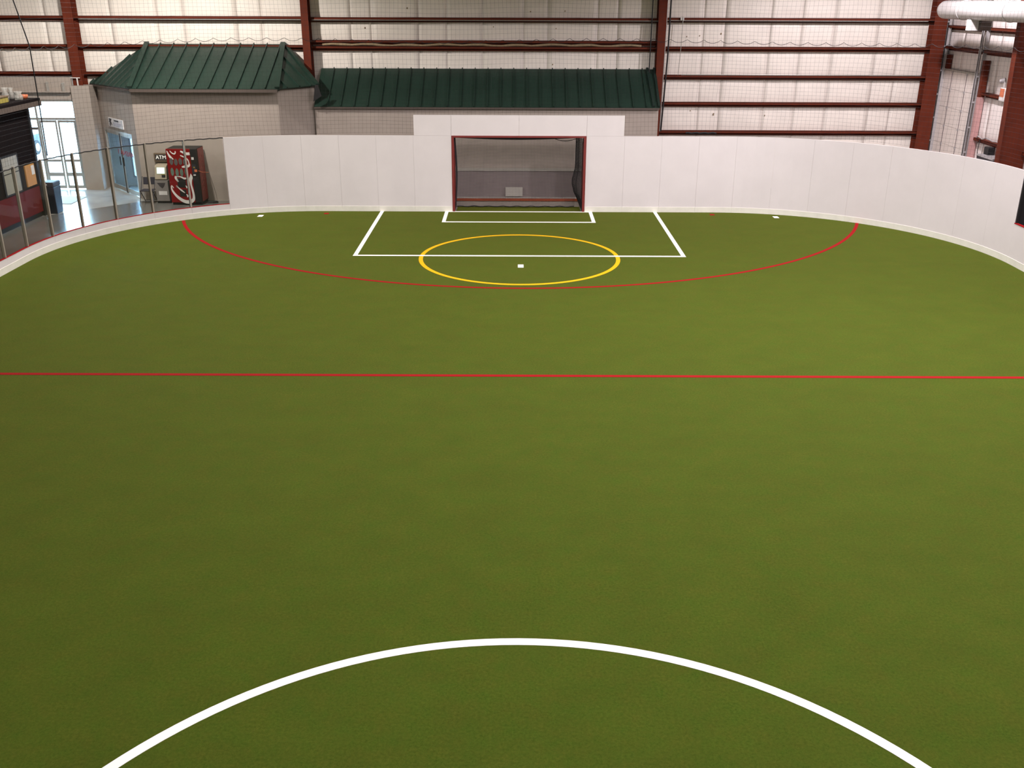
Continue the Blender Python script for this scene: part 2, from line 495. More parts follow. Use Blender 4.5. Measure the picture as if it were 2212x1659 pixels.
# crumpled blanket laid in the double girt of the middle bay
bl = MB()
pts = [(-6.9 + i * 0.35, 35.93, 5.0 + 0.022 * math.sin(i * 1.7) + 0.015 * math.sin(i * 0.6)) for i in range(33)]
bl.tube(pts, [0.035 + 0.018 * abs(math.sin(i * 0.9)) for i in range(33)], 6)
bl.build('tucked_insulation', MATS['stain'], wall_back, smooth=True)
# columns (I sections)
def column_x(xc, wt, wb_, z0, z1, parent, yf=35.62):
    m = MB()
    def tap(y0, y1, ht, hb):
        m.add([(xc - hb, y0, z0), (xc + hb, y0, z0), (xc + hb, y1, z0), (xc - hb, y1, z0), (xc - ht, y0, z1), (xc + ht, y0, z1), (xc + ht, y1, z1), (xc - ht, y1, z1)],
              [(3, 2, 1, 0), (4, 5, 6, 7), (0, 1, 5, 4), (1, 2, 6, 5), (2, 3, 7, 6), (3, 0, 4, 7)])
    tap(yf, yf + 0.016, wt / 2, wb_ / 2); tap(yf + 0.44, yf + 0.456, wt / 2, wb_ / 2); tap(yf + 0.01, yf + 0.45, 0.008, 0.008)
    return m.build('steel_column', MATS['steel'], parent)
column_x(-15.57, 0.34, 0.34, -0.012, 9.5, wall_back)
column_x(-7.40, 0.24, 0.28, -0.012, 9.5, wall_back)
column_x(4.95, 0.36, 0.16, -0.012, 9.5, wall_back)
column_x(14.56, 0.40, 0.52, -0.012, 9.5, wall_back)
MB().tube([(5.24, 35.75, 9.4), (5.22, 35.75, 4.6), (5.13, 35.75, 2.1)], 0.028, 8).build('conduit', MATS['black'], wall_back)
MB().tube([(5.13, 35.72, 9.4), (5.10, 35.72, 4.6), (5.08, 35.72, 2.1)], 0.02, 8).build('conduit', MATS['alu'], wall_back)
MB().tube([(4.62, 35.78, 9.4), (4.60, 35.78, 4.1)], 0.02, 8).build('conduit', MATS['black'], wall_back)
MB().tube([(5.68, 35.75, 5.95), (5.66, 35.72, 5.0), (5.62, 35.75, 4.03)], 0.010, 6).build('cable', MATS['alu'], wall_back)
MB().box(5.60, 5.72, 35.78, 35.86, 5.84, 5.94).build('junction_box', MATS['white_metal'], wall_back)
m = MB(); m.tube([(6.05 + i * 0.1, 35.84, 2.03 + 0.012 * math.sin(i * 2.1)) for i in range(12)], 0.03, 6); m.build('cable_bundle', MATS['black'], wall_back)
# stains on the blanket
for x, z, r in ((7.05, 2.66, 0.045), (6.2, 2.78, 0.022), (8.9, 2.62, 0.03), (7.1, 5.4, 0.03), (6.35, 5.33, 0.02), (5.9, 5.3, 0.02), (-5.4, 5.55, 0.03), (-3.9, 6.2, 0.03), (0.4, 6.1, 0.025), (1.6, 6.12, 0.025), (1.3, 5.55, 0.02), (1.2, 4.35, 0.025), (-0.9, 5.6, 0.02)):
    MB().tube([(x, 36.09 - 0.004, z), (x + 0.01, 36.082 - 0.004, z)], r, 9).build('stain', MATS['stain'], wall_back)

# ---- side wall (east) with the overhead door
wr = MB(); wr.box(X1 - 0.1, X1 + 0.1, Y0, YW, -0.3, ZC)
wall_right = wr.build('wall_right', MATS['insulation_side'])
tag(wall_right, 'side wall of white insulation sheets beside the overhead door', 'wall', kind='structure')
sg = [5.72, 5.04, 3.77, 2.36]
SX = X1 - 0.14
i = 0; y = 8.0
while y < 36.0:
    y2 = min(y + 1.33, 36.1); i += 1
    zb = 4.30 if y > 32.3 else 1.0
    insulation_sheet(y - 0.002, y2 + 0.002, zb, 8.4, sg + [7.0, 8.2], wall_right, MATS['insulation_side'], 200 + i, side=True)
    y = y2
def sgirt(ya, yb, zt):
    m = MB()
    m.box(14.86, 14.875, ya, yb, zt - 0.08, zt); m.box(14.86, 15.1, ya, yb, zt - 0.012, zt + 0.001); m.box(15.02, 15.035, ya, yb, zt - 0.15, zt - 0.01)
    m.build('girt', MATS['steel'], wall_right)
sgirt(8, 29.1, 5.72); sgirt(29.3, 35.9, 5.72); sgirt(8, 29.1, 5.04); sgirt(29.3, 35.9, 5.04); sgirt(29.3, 32.35, 3.77); sgirt(29.3, 32.35, 2.36); sgirt(8, 29.1, 3.77); sgirt(8, 29.1, 2.36)
# frame column, web facing the camera
def column_side(yc):
    m = MB()
    zt = 9.4
    for x0b, x0t, dx in ((14.24, 14.05, 0.018), (15.08, 15.08, 0.018)):
        m.add([(x0b, yc - 0.13, 0), (x0b + dx, yc - 0.13, 0), (x0b + dx, yc + 0.13, 0), (x0b, yc + 0.13, 0), (x0t, yc - 0.13, zt), (x0t + dx, yc - 0.13, zt), (x0t + dx, yc + 0.13, zt), (x0t, yc + 0.13, zt)],
              [(3, 2, 1, 0), (4, 5, 6, 7), (0, 1, 5, 4), (1, 2, 6, 5), (2, 3, 7, 6), (3, 0, 4, 7)])
    m.add([(14.25, yc - 0.01, 0), (15.08, yc - 0.01, 0), (15.08, yc + 0.01, 0), (14.25, yc + 0.01, 0), (14.06, yc - 0.01, zt), (15.08, yc - 0.01, zt), (15.08, yc + 0.01, zt), (14.06, yc + 0.01, zt)],
          [(3, 2, 1, 0), (4, 5, 6, 7), (0, 1, 5, 4), (1, 2, 6, 5), (2, 3, 7, 6), (3, 0, 4, 7)])
    return m.build('steel_column', MATS['steel'], wall_right)
column_side(29.2); column_side(21.5)
# jamb posts of the overhead door
MB().box(14.80, 14.98, 32.35, 32.50, -0.012, 3.62).build('door_jamb', MATS['primer'], wall_right)
MB().box(14.80, 14.98, 32.35, 32.50, 3.62, 4.74).build('door_jamb', MATS['steel'], wall_right)
MB().box(14.93, 15.0, 35.25, 35.62, 4.30, 4.78).build('door_header_stub', MATS['steel'], wall_right)
MB().box(14.92, 15.0, 32.50, 35.9, 4.24, 4.30).build('door_header', MATS['trim_pale'], wall_right)
MB().box(14.90, 14.98, 31.0, 31.09, 1.0, 2.3).build('wall_stub', MATS['maroon'], wall_right)

# overhead door
door2 = empty('door_2', (14.95, 34.5, 0), 'white sectional overhead door with galvanised tracks in the side wall', 'door', kind='structure')
SEC = 0.61; ycol = [33.02, 33.80, 34.95, 35.78]
for r in range(7):
    z0 = r * SEC + 0.004; z1 = min(r * SEC + SEC - 0.004, 4.24)
    for c in range(3):
        ya, yb = ycol[c] + 0.012, ycol[c + 1] - 0.012
        m = MB().box(14.955 - 14.95, 14.985 - 14.95, ya - 34.5, yb - 34.5, z0, z1)
        m.build('door_section', MATS['door_panel'], door2)
    for yy in ycol[1:3]:
        MB().box(0.030 - 0.035, 0.03, yy - 0.018 - 34.5, yy + 0.018 - 34.5, z0, z1).build('stile', MATS['door_line'], door2)
        MB().box(-0.018, 0.0, yy - 0.045 - 34.5, yy + 0.045 - 34.5, z1 - 0.05, z1 + 0.02).build('hinge', MATS['galv'], door2)
MB().box(0.034, 0.05, 33.0 - 34.5, 35.8 - 34.5, 0, 4.24).build('door_backing', MATS['door_line'], door2)
for yy, zt in ((32.82, 6.7), (35.74, 6.7)):
    m = MB(); m.box(-0.15, -0.09, yy - 34.5, yy + 0.05 - 34.5, 0.0, zt); m.box(-0.15, -0.135, yy - 0.05 - 34.5, yy + 0.10 - 34.5, 0.0, zt)
    m.build('track', MATS['galv'], door2)
    m = MB(); m.box(-0.09, 0.02, yy - 0.12 - 34.5, yy - 0.08 - 34.5, 0.0, zt - 0.3)
    m.build('track_angle', MATS['galv'], door2)
    for zz in (1.8, 2.6, 3.4, 4.2, 5.0, 5.8):
        MB().box(-0.14, 0.03, yy - 0.06 - 34.5, yy - 34.5, zz, zz + 0.05).build('bracket', MATS['galv'], door2)
MB().tube([(-0.05, 33.0 - 34.5, 4.0), (-0.06, 33.0 - 34.5, 6.6)], 0.008, 6).build('lift_cable', MATS['alu'], door2)
MB().tube([(-0.05, 35.55 - 34.5, 4.0), (-0.06, 35.5 - 34.5, 6.6)], 0.008, 6).build('lift_cable', MATS['alu'], door2)

# remaining shell
tag(MB().box(X0 - 0.2, X0, Y0, YW, -0.3, ZC).build('wall_left', MATS['stucco']), 'plain far side wall beyond the entrance hall', 'wall', kind='structure')
tag(MB().box(X0, X1, Y0 - 0.2, Y0, -0.3, ZC).build('wall_front', MATS['insulation']), 'end wall of insulation behind the viewer', 'wall', kind='structure')
tag(MB().box(X0, X1, Y0, YW + 0.15, ZC, ZC + 0.2).build('ceiling', MATS['ceiling']), 'pale insulated underside of the hall roof', 'ceiling', kind='structure')

# ================================================================== RINK BOARDS
boards = empty('rink_boards', (0, GOAL_Y, 0), 'white rink boards with pale kickplate curving round the far end', 'boards')
def rb(mb, name, material, parent=boards):
    mb.v = [(x, y - GOAL_Y, z) for x, y, z in mb.v]
    return mb.build(name, MATS[material], parent)
GP = 2.20
for sgn in (-1, 1):
    n = 6 if sgn < 0 else 12
    for i in range(n):
        a, c = GP + i * 1.2, GP + (i + 1) * 1.2
        if i == 0: a = GP - 0.03
        jit = 0.0008 * ((i * 7) % 3)
        rb(slab(sgn * (a + 0.0015), sgn * (c - 0.0015), 0.0 + jit, 0.06, 0.17, 2.44), 'board_panel', 'board')
        rb(slab(sgn * (a + 0.001), sgn * (c - 0.001), -0.012, 0.06, 0.0, 0.17), 'kick_plate', 'kick')
        rb(slab(sgn * (a + 0.02), sgn * (a + 0.07), 0.062, 0.16, 0.0, 2.42), 'stud', 'wood')
# header above the goal mouth
for xa, xb in ((-3.37, -2.17), (-2.17, 0.0), (0.0, 2.17), (2.17, 3.37)):
    rb(MB().box(xa + 0.003, xb - 0.003, GOAL_Y + 0.002, GOAL_Y + 0.06, 2.443, 3.08), 'header_panel', 'board')
rb(MB().box(-3.3, 3.3, GOAL_Y + 0.062, GOAL_Y + 0.13, 2.9, 2.98), 'header_rail', 'wood')

# low boards and glazing of the bench side
bench = empty('bench_glazing', (HALF, 20, 0), 'white bench side boards with red sill and dark opening above', 'boards')
def bb(mb, name, material):
    mb.v = [(x - HALF, y - 20, z) for x, y, z in mb.v]; return mb.build(name, MATS[material], bench)
s = GP + 12 * 1.2
while s < ST + ARC + 14:
    e = s + 1.2
    bb(slab(s + 0.003, e - 0.003, 0, 0.06, 0.17, 1.06), 'board_panel', 'board')
    bb(slab(s, e, -0.012, 0.06, 0, 0.17), 'kick_plate', 'kick')
    bb(slab(s, e, -0.01, 0.07, 1.06, 1.08), 'red_sill', 'line_red')
    bb(slab(s, s + 0.05, 0.01, 0.06, 1.08, 2.44), 'post', 'black')
    s = e
bw = tag(MB().box(13.15, 14.0, 25.30, 25.38, -0.011, 2.4).box(13.93, 14.0, 12, 25.30, -0.011, 2.4).box(13.15, 14.0, 12, 25.38, 2.4, 2.44).build('added_bench_shelter', MATS['black']), 'black bench shelter added to darken the opening behind the side boards', 'bench shelter')  # black box added so the opening above the sill stays dark

# glazing of the entrance side
glaz = empty('glass_partition', (-HALF, 24, 0), 'clear glass rink partition on low white boards beside the entrance', 'glass partition')
def gb(mb, name, material):
    mb.v = [(x + HALF, y - 24, z) for x, y, z in mb.v]; return mb.build(name, MATS[material], glaz)
s = GP + 6 * 1.2
kk = 0
while s < ST + ARC + 12:
    e = s + 1.21
    gb(slab(-(s + 0.002), -(e - 0.002), 0, 0.06, 0.17, 0.355), 'base_panel', 'board')
    gb(slab(-s, -e, -0.012, 0.06, 0, 0.17), 'kick_plate', 'kick')
    gb(slab(-s, -e, -0.004, 0.064, 0.355, 0.368), 'red_trim', 'line_red')
    gb(slab(-(s + 0.03), -(e - 0.03), 0.028, 0.038, 0.368, 2.42), 'glass_pane', 'glass_rink')
    if kk > 0:
        p = slab(-(s - 0.022), -(s + 0.022), 0.012, 0.075, 0.368, 2.46); gb(p, 'post', 'alu_olive')
        gb(slab(-(s - 0.035), -(s + 0.035), 0.075, 0.082, 0.368, 2.42), 'post_gasket', 'soffit')
    s = e; kk += 1
# dark lacing cord along the top of the glass
cord = [path(-(9.4 + i * 0.1)) + path(-(9.4 + i * 0.1), 0.03) - path(-(9.4 + i * 0.1)) for i in range(200)]
gb(MB().tube([(p.x, p.y, 2.43 + 0.008 * math.sin(i * 1.9)) for i, p in enumerate(cord)], 0.017, 5), 'lacing_cord', 'black')

# ================================================================== GOAL
goal = empty('soccer_goal', (0, GOAL_Y, 0), 'recessed soccer goal with red steel frame and sagging black net', 'goal')
def go(mb, name, material, **kw):
    mb.v = [(x, y - GOAL_Y, z) for x, y, z in mb.v]; return mb.build(name, MATS[material], goal, **kw)
go(MB().box(-2.165, -2.09, GOAL_Y - 0.02, GOAL_Y + 0.06, 0, 2.44), 'post', 'goal_red')
go(MB().box(2.09, 2.165, GOAL_Y - 0.02, GOAL_Y + 0.06, 0, 2.44), 'post', 'goal_red')
go(MB().box(-2.165, 2.165, GOAL_Y - 0.022, GOAL_Y + 0.058, 2.385, 2.442), 'crossbar', 'goal_red')
go(MB().box(-2.1, 2.1, 32.48, 32.54, 0.20, 0.275), 'rear_bar', 'goal_bar')
go(MB().box(-2.1, 2.1, 32.52, 32.56, -0.01, 0.20), 'rear_kickboard', 'stucco')
for sx in (-1, 1):
    go(MB().tube([(sx * 2.12, GOAL_Y + 0.05, 2.40), (sx * 2.12, 32.1, 2.38), (sx * 2.12, 32.5, 2.1), (sx * 2.12, 32.52, 0.0)], 0.025, 8), 'side_stay', 'goal_red')
    go(MB().tube([(sx * 2.12, GOAL_Y + 0.05, 0.24), (sx * 2.12, 32.5, 0.24)], 0.022, 8), 'ground_bar', 'goal_red')
def net_surface(fn, nu, nv, r, name, parent, material, offs=(0, 0, 0)):
    m = MB(); ov = Vector(offs)
    for i in range(nu + 1):
        m.tube([Vector(fn(i / nu, j / 24)) - ov for j in range(25)], r, 3, caps=False)
    for j in range(nv + 1):
        m.tube([Vector(fn(i / 24, j / nv)) - ov for i in range(25)], r, 3, caps=False)
    o = m.build(name, MATS[material], parent); o['kind'] = 'stuff'; return o
GO = (0, GOAL_Y, 0)
net_surface(lambda u, v: (-2.08 + 3.95 * u, 32.44 - 0.10 * math.sin(PI * v) * math.sin(PI * u), 0.03 + 2.25 * v - 0.05 * math.sin(PI * u)), 82, 48, 0.0034, 'rear_net', goal, 'net_goal', GO)
net_surface(lambda u, v: (-2.08 + (4.16 - 0.21 * v) * u, GOAL_Y + 0.04 + 0.70 * v, 2.40 - 0.12 * v - 0.06 * math.sin(PI * u) * v), 82, 16, 0.0034, 'roof_net', goal, 'net_goal', GO)
net_surface(lambda u, v: (-2.09 + 0.05 * math.sin(PI * v), GOAL_Y + 0.05 + 0.72 * u, 0.03 + 2.30 * v), 16, 48, 0.0034, 'side_net', goal, 'net_goal', GO)
def rnet(u, v):
    bag = (0.20 + 0.10 * math.exp(-((v - 0.36) / 0.13) ** 2)) * min(1, v / 0.2) if u > 0 else 0
    return (2.08 - bag * u ** 0.8, GOAL_Y + 0.05 + 0.70 * u, 0.03 + 2.32 * v)
net_surface(rnet, 20, 48, 0.0055, 'side_net', goal, 'net_goal', GO)
go(MB().tube([rnet(1, j / 24) for j in range(25)], 0.012, 5), 'net_cord', 'black')
go(MB().tube([rnet(0.55, j / 24) for j in range(25)], 0.013, 5), 'net_fold', 'black')
go(MB().tube([(1.1 + 0.8 * i / 10, GOAL_Y + 0.35, 2.33 - 0.09 * math.sin(PI * i / 10)) for i in range(11)], 0.011, 5), 'net_cord', 'black')
go(MB().tube([(-2.08 + 3.95 * i / 40, 32.40, 0.035 + 0.012 * math.sin(i * 1.3)) for i in range(41)], 0.016, 5), 'net_cord', 'black')

# ================================================================== SAFETY NET
snet = empty('safety_net', (0, GOAL_Y, 2.44), 'fine dark ball net hanging above the boards round the far end', 'net')
def netpt(s, z):
    p = path(s, 0.10 + 0.03 * math.sin(s * 0.9) * math.sin((z - 2.44) * 0.8)); return (p.x, p.y - GOAL_Y, z - 2.44)
m = MB(); CELL = 0.125; SL = 21.0
nz = int((8.3 - 2.44) / CELL)
ncol = int(2 * SL / CELL)
for i in range(ncol + 1):
    s = -SL + 2 * SL * i / ncol
    m.tube([netpt(s + 0.03 * math.sin(z * 1.7 + s), z) for z in [2.48 + 5.86 * j / 9 for j in range(10)]], 0.0018, 3, caps=False)
for j in range(nz + 1):
    zz = 2.50 + j * CELL
    nn = 150
    m.tube([netpt(-SL + 2 * SL * i / nn, zz + 0.02 * math.sin(i * 0.35) + 0.02 * math.sin(i * 0.11 + j)) for i in range(nn + 1)], 0.0018, 3, caps=False)
o = m.build('netting', MATS['net'], snet); o['kind'] = 'stuff'
m = MB(); pts = []
for i in range(900):
    s = -SL + 2 * SL * i / 899
    ph = (s / 0.52) % 1.0
    x, y, z = netpt(s, 5.36 + 0.04 * math.sin(s * 0.55)); pts.append((x, y, z - 0.10 * math.sin(PI * ph) ** 0.8))
m.tube(pts, 0.006, 4); m.build('lacing_rope', MATS['net'], snet)
m = MB(); m.tube([(x, 26.85 - GOAL_Y, z - 2.44) for x, z in ((-13.20, 6.9), (-13.12, 6.46), (-12.90, 5.33), (-12.91, 3.98), (-12.92, 3.06), (-12.93, 2.50))], 0.015, 6)
m.build('edge_rope', MATS['net'], snet)

# ================================================================== BUILDINGS UNDER THE GREEN ROOFS
def clip(poly, a, b, c):          # keep a*x + b*y >= c
    out = []
    for i in range(len(poly)):
        p, q = poly[i], poly[(i + 1) % len(poly)]
        dp = a * p[0] + b * p[1] - c; dq = a * q[0] + b * q[1] - c
        if dp >= 0: out.append(p)
        if dp * dq < 0:
            t = dp / (dp - dq); out.append((p[0] + (q[0] - p[0]) * t, p[1] + (q[1] - p[1]) * t))
    return out
def roof_facet(corners, roof, step=0.47, off=(0, 0, 0), phase=0.0):
    """standing seam panels laid on a planar facet; the first two corners are the eave"""
    P = [Vector(p) - Vector(off) for p in corners]
    e = (P[1] - P[0]).normalized(); nrm = (P[1] - P[0]).cross(P[2] - P[0]).normalized()
    if nrm.z < 0: nrm = -nrm
    up_ = nrm.cross(e).normalized()
    if up_.z < 0: up_ = -up_
    L = [((p - P[0]).dot(e), (p - P[0]).dot(up_)) for p in P]
    u0, u1 = min(l[0] for l in L), max(l[0] for l in L)
    u = u0 - phase * step
    while u < u1 - 1e-4:
        ua, ub = max(u, u0), min(u + step, u1)
        pg = clip(clip(L, 1, 0, ua), -1, 0, -ub)
        if len(pg) >= 3 and ub - ua > 0.03:
            m = MB()
            m.prism([P[0] + e * a + up_ * b_ for a, b_ in pg], nrm * 0.03)
            seam = [q for q in pg if abs(q[0] - ub) < 1e-5]
            if len(seam) >= 2:
                lo = min(q[1] for q in seam); hi = max(q[1] for q in seam)
                if hi - lo > 0.05:
                    m.obox(P[0] + e * (ub - 0.016) + up_ * lo + nrm * 0.028, e * 0.032, up_ * (hi - lo), nrm * 0.05)
            m.build('roof_panel', MATS['green_roof'], roof)
        u += step
def beam(m, p, q, w, h, off=(0, 0, 0)):
    p = Vector(p) - Vector(off); q = Vector(q) - Vector(off); t = (q - p).normalized(); sd = t.cross(Vector((0, 0, 1))).normalized(); u_ = sd.cross(t)
    return m.obox(p - sd * w / 2, q - p, sd * w, u_ * h)
def wall_piece(m, p, q, z0, z1, th=0.12):
    p = Vector((*p, 0)); q = Vector((*q, 0)); t = (q - p).normalized(); n = Vector((-t.y, t.x, 0))
    return m.obox(p + Vector((0, 0, z0)), q - p, n * th, (0, 0, z1 - z0))

# --- lean-to behind the goal
LB = (0, 34.45, 0)
lean = empty('lean_to_building', LB, 'long grey building with dark green lean-to roof behind the goal', 'building')
def lb(mb, name, material):
    mb.v = [(x, y - 34.45, z) for x, y, z in mb.v]; return mb.build(name, MATS[material], lean)
lb(MB().box(-7.0, 4.80, 34.30, 34.42, 1.0, 3.10), 'upper_wall', 'stucco')
lb(MB().box(-7.0, 4.80, 34.30, 34.42, -0.012, 0.90), 'lower_wall', 'stucco_low')
lb(MB().box(-7.0, 4.80, 34.28, 34.42, 0.90, 1.0), 'chair_rail', 'trim_pale')
lb(MB().prism([(4.68, 34.42, -0.012), (4.68, 35.55, -0.012), (4.68, 35.55, 3.72), (4.68, 34.42, 3.05)], (0.12, 0, 0)), 'end_wall', 'stucco')
lb(MB().box(-0.45, 0.15, 34.25, 34.278, 0.02, 0.34), 'access_plate', 'trim_pale')
roof = lb(MB().prism([(-7.0, 34.24, 3.05), (-7.0, 36.0, 4.14), (-7.0, 36.0, 4.10), (-7.0, 34.24, 3.01)], (11.82, 0, 0)), 'roof', 'green_edge')
roof_facet([(-7.0, 34.20, 3.05), (4.82, 34.20, 3.05), (4.82, 36.02, 4.18), (-7.0, 36.02, 4.18)], roof, 0.455, LB)
m = MB(); m.box(-7.0, 4.82, 34.19 - 34.45, 34.22 - 34.45, 3.00, 3.06); m.build('fascia', MATS['soffit'], roof)
m = MB(); beam(m, (4.62, 34.20, 3.09), (4.55, 36.0, 4.22), 0.08, 0.06, LB); beam(m, (4.80, 34.20, 3.09), (4.80, 36.0, 4.22), 0.08, 0.06, LB); m.build('edge_cap', MATS['green_edge'], roof)

# --- hip roofed entrance building
HA, HB, HC, HD = (-12.95, 33.5), (-15.16, 36.05), (-8.05, 33.5), (-7.0, 34.45)
HO = (-11, 33.5, 0)
hip = empty('hip_roof_building', HO, 'taupe entrance building with green hip roof and angled glass door wall', 'building')
def hb(mb, name, material, parent=None):
    mb.v = [(x - HO[0], y - HO[1], z) for x, y, z in mb.v]; return mb.build(name, MATS[material], parent or hip)
hb(wall_piece(MB(), HA, HC, -0.012, 3.70), 'front_wall', 'stucco')
hb(wall_piece(MB(), HC, HD, -0.012, 3.70), 'return_wall', 'stucco')
t = (Vector(HA) - Vector(HB)); CH = t.length; t.normalize()
def ch(d): return (HB[0] + t.x * d, HB[1] + t.y * d)       # d metres along the angled wall from its far end
D0, D1 = 0.28, 2.92                                          # door opening on the angled wall
m = MB(); wall_piece(m, ch(0), ch(D0), -0.012, 3.70); wall_piece(m, ch(D1), ch(CH), -0.012, 3.70); wall_piece(m, ch(D0), ch(D1), 2.16, 3.70)
hb(m, 'angled_wall', 'stucco')
hb(MB().box(-12.9, -8.1, 35.7, 35.72, 2.7, 3.7), 'rear_wall', 'stucco')
hb(MB().prism([(*HA, 3.66), (*HC, 3.66), (*HD, 3.66), (-7.0, 36.1, 3.66), (*HB, 3.66)], (0, 0, 0.04)), 'ceiling_board', 'soffit')
eA, eB, eC, eD = (-12.86, 33.22, 3.70), (-15.34, 36.05, 3.64), (-7.98, 33.22, 3.70), (-6.86, 34.34, 3.74)
rL, rR = (-13.08, 36.05, 4.98), (-8.29, 36.05, 4.98)
hroof = hb(MB().prism([eA, eC, (eC[0], 36.05, 3.7), (eB[0], 36.05, 3.62)], (0, 0, -0.05)), 'roof', 'green_edge')
roof_facet([eA, eC, rR, rL], hroof, 0.47, HO)
roof_facet([eA, eB, rL], hroof, 0.47, HO, 0.3)
roof_facet([eC, eD, rR], hroof, 0.47, HO, 0.2)
m = MB(); beam(m, Vector(eA) + Vector((0, 0, 0.05)), Vector(rL) + Vector((0, -0.05, 0.05)), 0.16, 0.06, HO); m.build('hip_cap', MATS['green_roof'], hroof)
m = MB(); beam(m, Vector(eC) + Vector((0, 0, 0.05)), Vector(rR) + Vector((0, -0.05, 0.05)), 0.16, 0.06, HO); m.build('hip_cap', MATS['green_roof'], hroof)
m = MB(); beam(m, Vector(eD) + Vector((0, 0, 0.03)), Vector(rR) + Vector((0.02, 0, 0.03)), 0.12, 0.05, HO); m.build('rake_cap', MATS['green_roof'], hroof)
m = MB(); m.box(-12.86 + 11, -7.98 + 11, 33.20 - 33.5, 33.24 - 33.5, 3.61, 3.71); m.build('fascia', MATS['soffit'], hroof)  # dark brown strip paints in the shadow band under the eave
m = MB(); beam(m, Vector(eB) - Vector((0, 0, 0.06)), Vector(eA) - Vector((0, 0, 0.06)), 0.04, 0.06, HO); m.build('fascia', MATS['soffit'], hroof)  # same painted eave shadow along the angled wall
m = MB(); m.prism([(x - HO[0], 33.94 - HO[1], z) for x, z in ((-6.96, 3.26), (-6.67, 3.44), (-6.77, 3.80), (-6.87, 3.80))], (0, 0.06, 0)); m.build('valley_gap_shade', MATS['black'], hroof)  # black sheet standing in for the shadowed gap between the two roofs
m = MB(); m.tube([(*(ch(0.02)), 3.62), (*(ch(0.10)), 3.3), (*(ch(0.02)), 2.6), (*(ch(0.02)), 0.1)], 0.025, 6); hb(m, 'cable', 'soffit')

# glass door in the angled wall
tn = Vector((t.x, t.y, 0)); nn_ = Vector((-t.y, t.x, 0))        # nn_ points into the building
door1 = empty('door_1', (*ch((D0 + D1) / 2), 0), 'double glass door with red lettering in the angled wall', 'door', kind='structure')
d1o = Vector((*ch((D0 + D1) / 2), 0)); HWD = (D1 - D0) / 2
def dbox(a, b_, n0, n1, z0, z1, name, material, parent=door1):
    m = MB(); m.obox(tn * a + nn_ * n0 + Vector((0, 0, z0)), tn * (b_ - a), nn_ * (n1 - n0), (0, 0, z1 - z0)); return m.build(name, MATS[material], parent)
dbox(-HWD, -HWD + 0.06, 0.0, 0.12, -0.012, 2.16, 'frame', 'alu'); dbox(HWD - 0.06, HWD, 0.0, 0.12, -0.012, 2.16, 'frame', 'alu'); dbox(-HWD + 0.06, HWD - 0.06, 0.0, 0.12, 2.08, 2.16, 'frame', 'alu')
for a, b_ in ((-HWD + 0.07, 0.0), (0.06, HWD - 0.07)):
    leaf = dbox(a, a + 0.07, 0.04, 0.08, 0.02, 2.07, 'leaf', 'alu')
    m = MB()
    for q in ((b_ - 0.07, b_, 0.02, 2.07), (a + 0.07, b_ - 0.07, 0.02, 0.16), (a + 0.07, b_ - 0.07, 1.99, 2.07)):
        m.obox(tn * q[0] + nn_ * 0.04 + Vector((0, 0, q[2])), tn * (q[1] - q[0]), nn_ * 0.04, (0, 0, q[3] - q[2]))
    m.build('leaf_rail', MATS['alu'], leaf)
    m = MB(); m.obox(tn * (a + 0.07) + nn_ * 0.055 + Vector((0, 0, 0.16)), tn * (b_ - a - 0.14), nn_ * 0.012, (0, 0, 1.83)); m.build('pane', MATS['glass_door'], leaf)
    m = MB(); m.obox(tn * (b_ - 0.17 if a < 0 else a + 0.10) + nn_ * 0.0 + Vector((0, 0, 0.95)), tn * 0.03, nn_ * 0.03, (0, 0, 0.3)); m.build('handle', MATS['black'], leaf)
dbox(0.0, 0.06, 0.03, 0.10, -0.012, 2.08, 'mullion', 'black')
mw = Matrix.Translation(tn * 0.40 + nn_ * 0.030 + Vector((0, 0, 1.41))) @ Matrix((tn, Vector((0, 0, 1)), -nn_)).transposed().to_4x4() @ Matrix.Scale(-1.6, 4, (1, 0, 0))
text_mesh('lettering', 'ARENA 1', 0.235, MATS['letter_red'], door1, mw)
# unseen window added to let daylight into the vestibule behind that door
win2 = empty('added_window', (-12.65, YW, 0.3), 'unseen window added to light the vestibule behind the glass door', 'window', kind='structure')
MB().box(-1.65, -1.59, 0.0, 0.1, 0, 2.4).box(1.59, 1.65, 0.0, 0.1, 0, 2.4).box(-1.59, 1.59, 0.0, 0.1, 2.34, 2.4).box(-1.59, 1.59, 0.0, 0.1, 0, 0.06).box(-0.03, 0.03, 0.0, 0.1, 0.06, 2.34).build('window_frame', MATS['alu'], win2)
MB().box(-1.59, 1.59, 0.04, 0.05, 0.06, 2.34).build('pane', MATS['glass_store'], win2)

# sign over the glass door
sgo = empty('door_sign', (*ch(1.63), 2.42), 'small white sign with dark figure above the glass door', 'sign')
def sbox(a, b_, n0, n1, z0, z1, name, material):
    m = MB(); m.obox(tn * a + nn_ * n0 + Vector((0, 0, z0)), tn * (b_ - a), nn_ * (n1 - n0), (0, 0, z1 - z0)); return m.build(name, MATS[material], sgo)
sbox(-0.68, 0.68, -0.035, -0.002, -0.15, 0.15, 'plate', 'sign_white')
m = MB()
fig = [(-0.60, -0.13), (-0.50, -0.13), (-0.46, -0.02), (-0.38, -0.12), (-0.34, -0.08), (-0.42, 0.03), (-0.34, 0.12), (-0.52, 0.13), (-0.62, 0.10), (-0.56, 0.04), (-0.66, 0.02), (-0.55, -0.01)]
m.prism([tn * a + nn_ * -0.036 + Vector((0, 0, z)) for a, z in fig], nn_ * -0.004); m.build('figure', MATS['ink'], sgo)
sbox(-0.12, 0.30, -0.040, -0.036, 0.055, 0.105, 'print_heading', 'ink')
for k in range(3): sbox(-0.24, 0.56 - 0.08 * k, -0.040, -0.036, -0.01 - 0.045 * k, 0.012 - 0.045 * k, 'print_line', 'ink_pale')

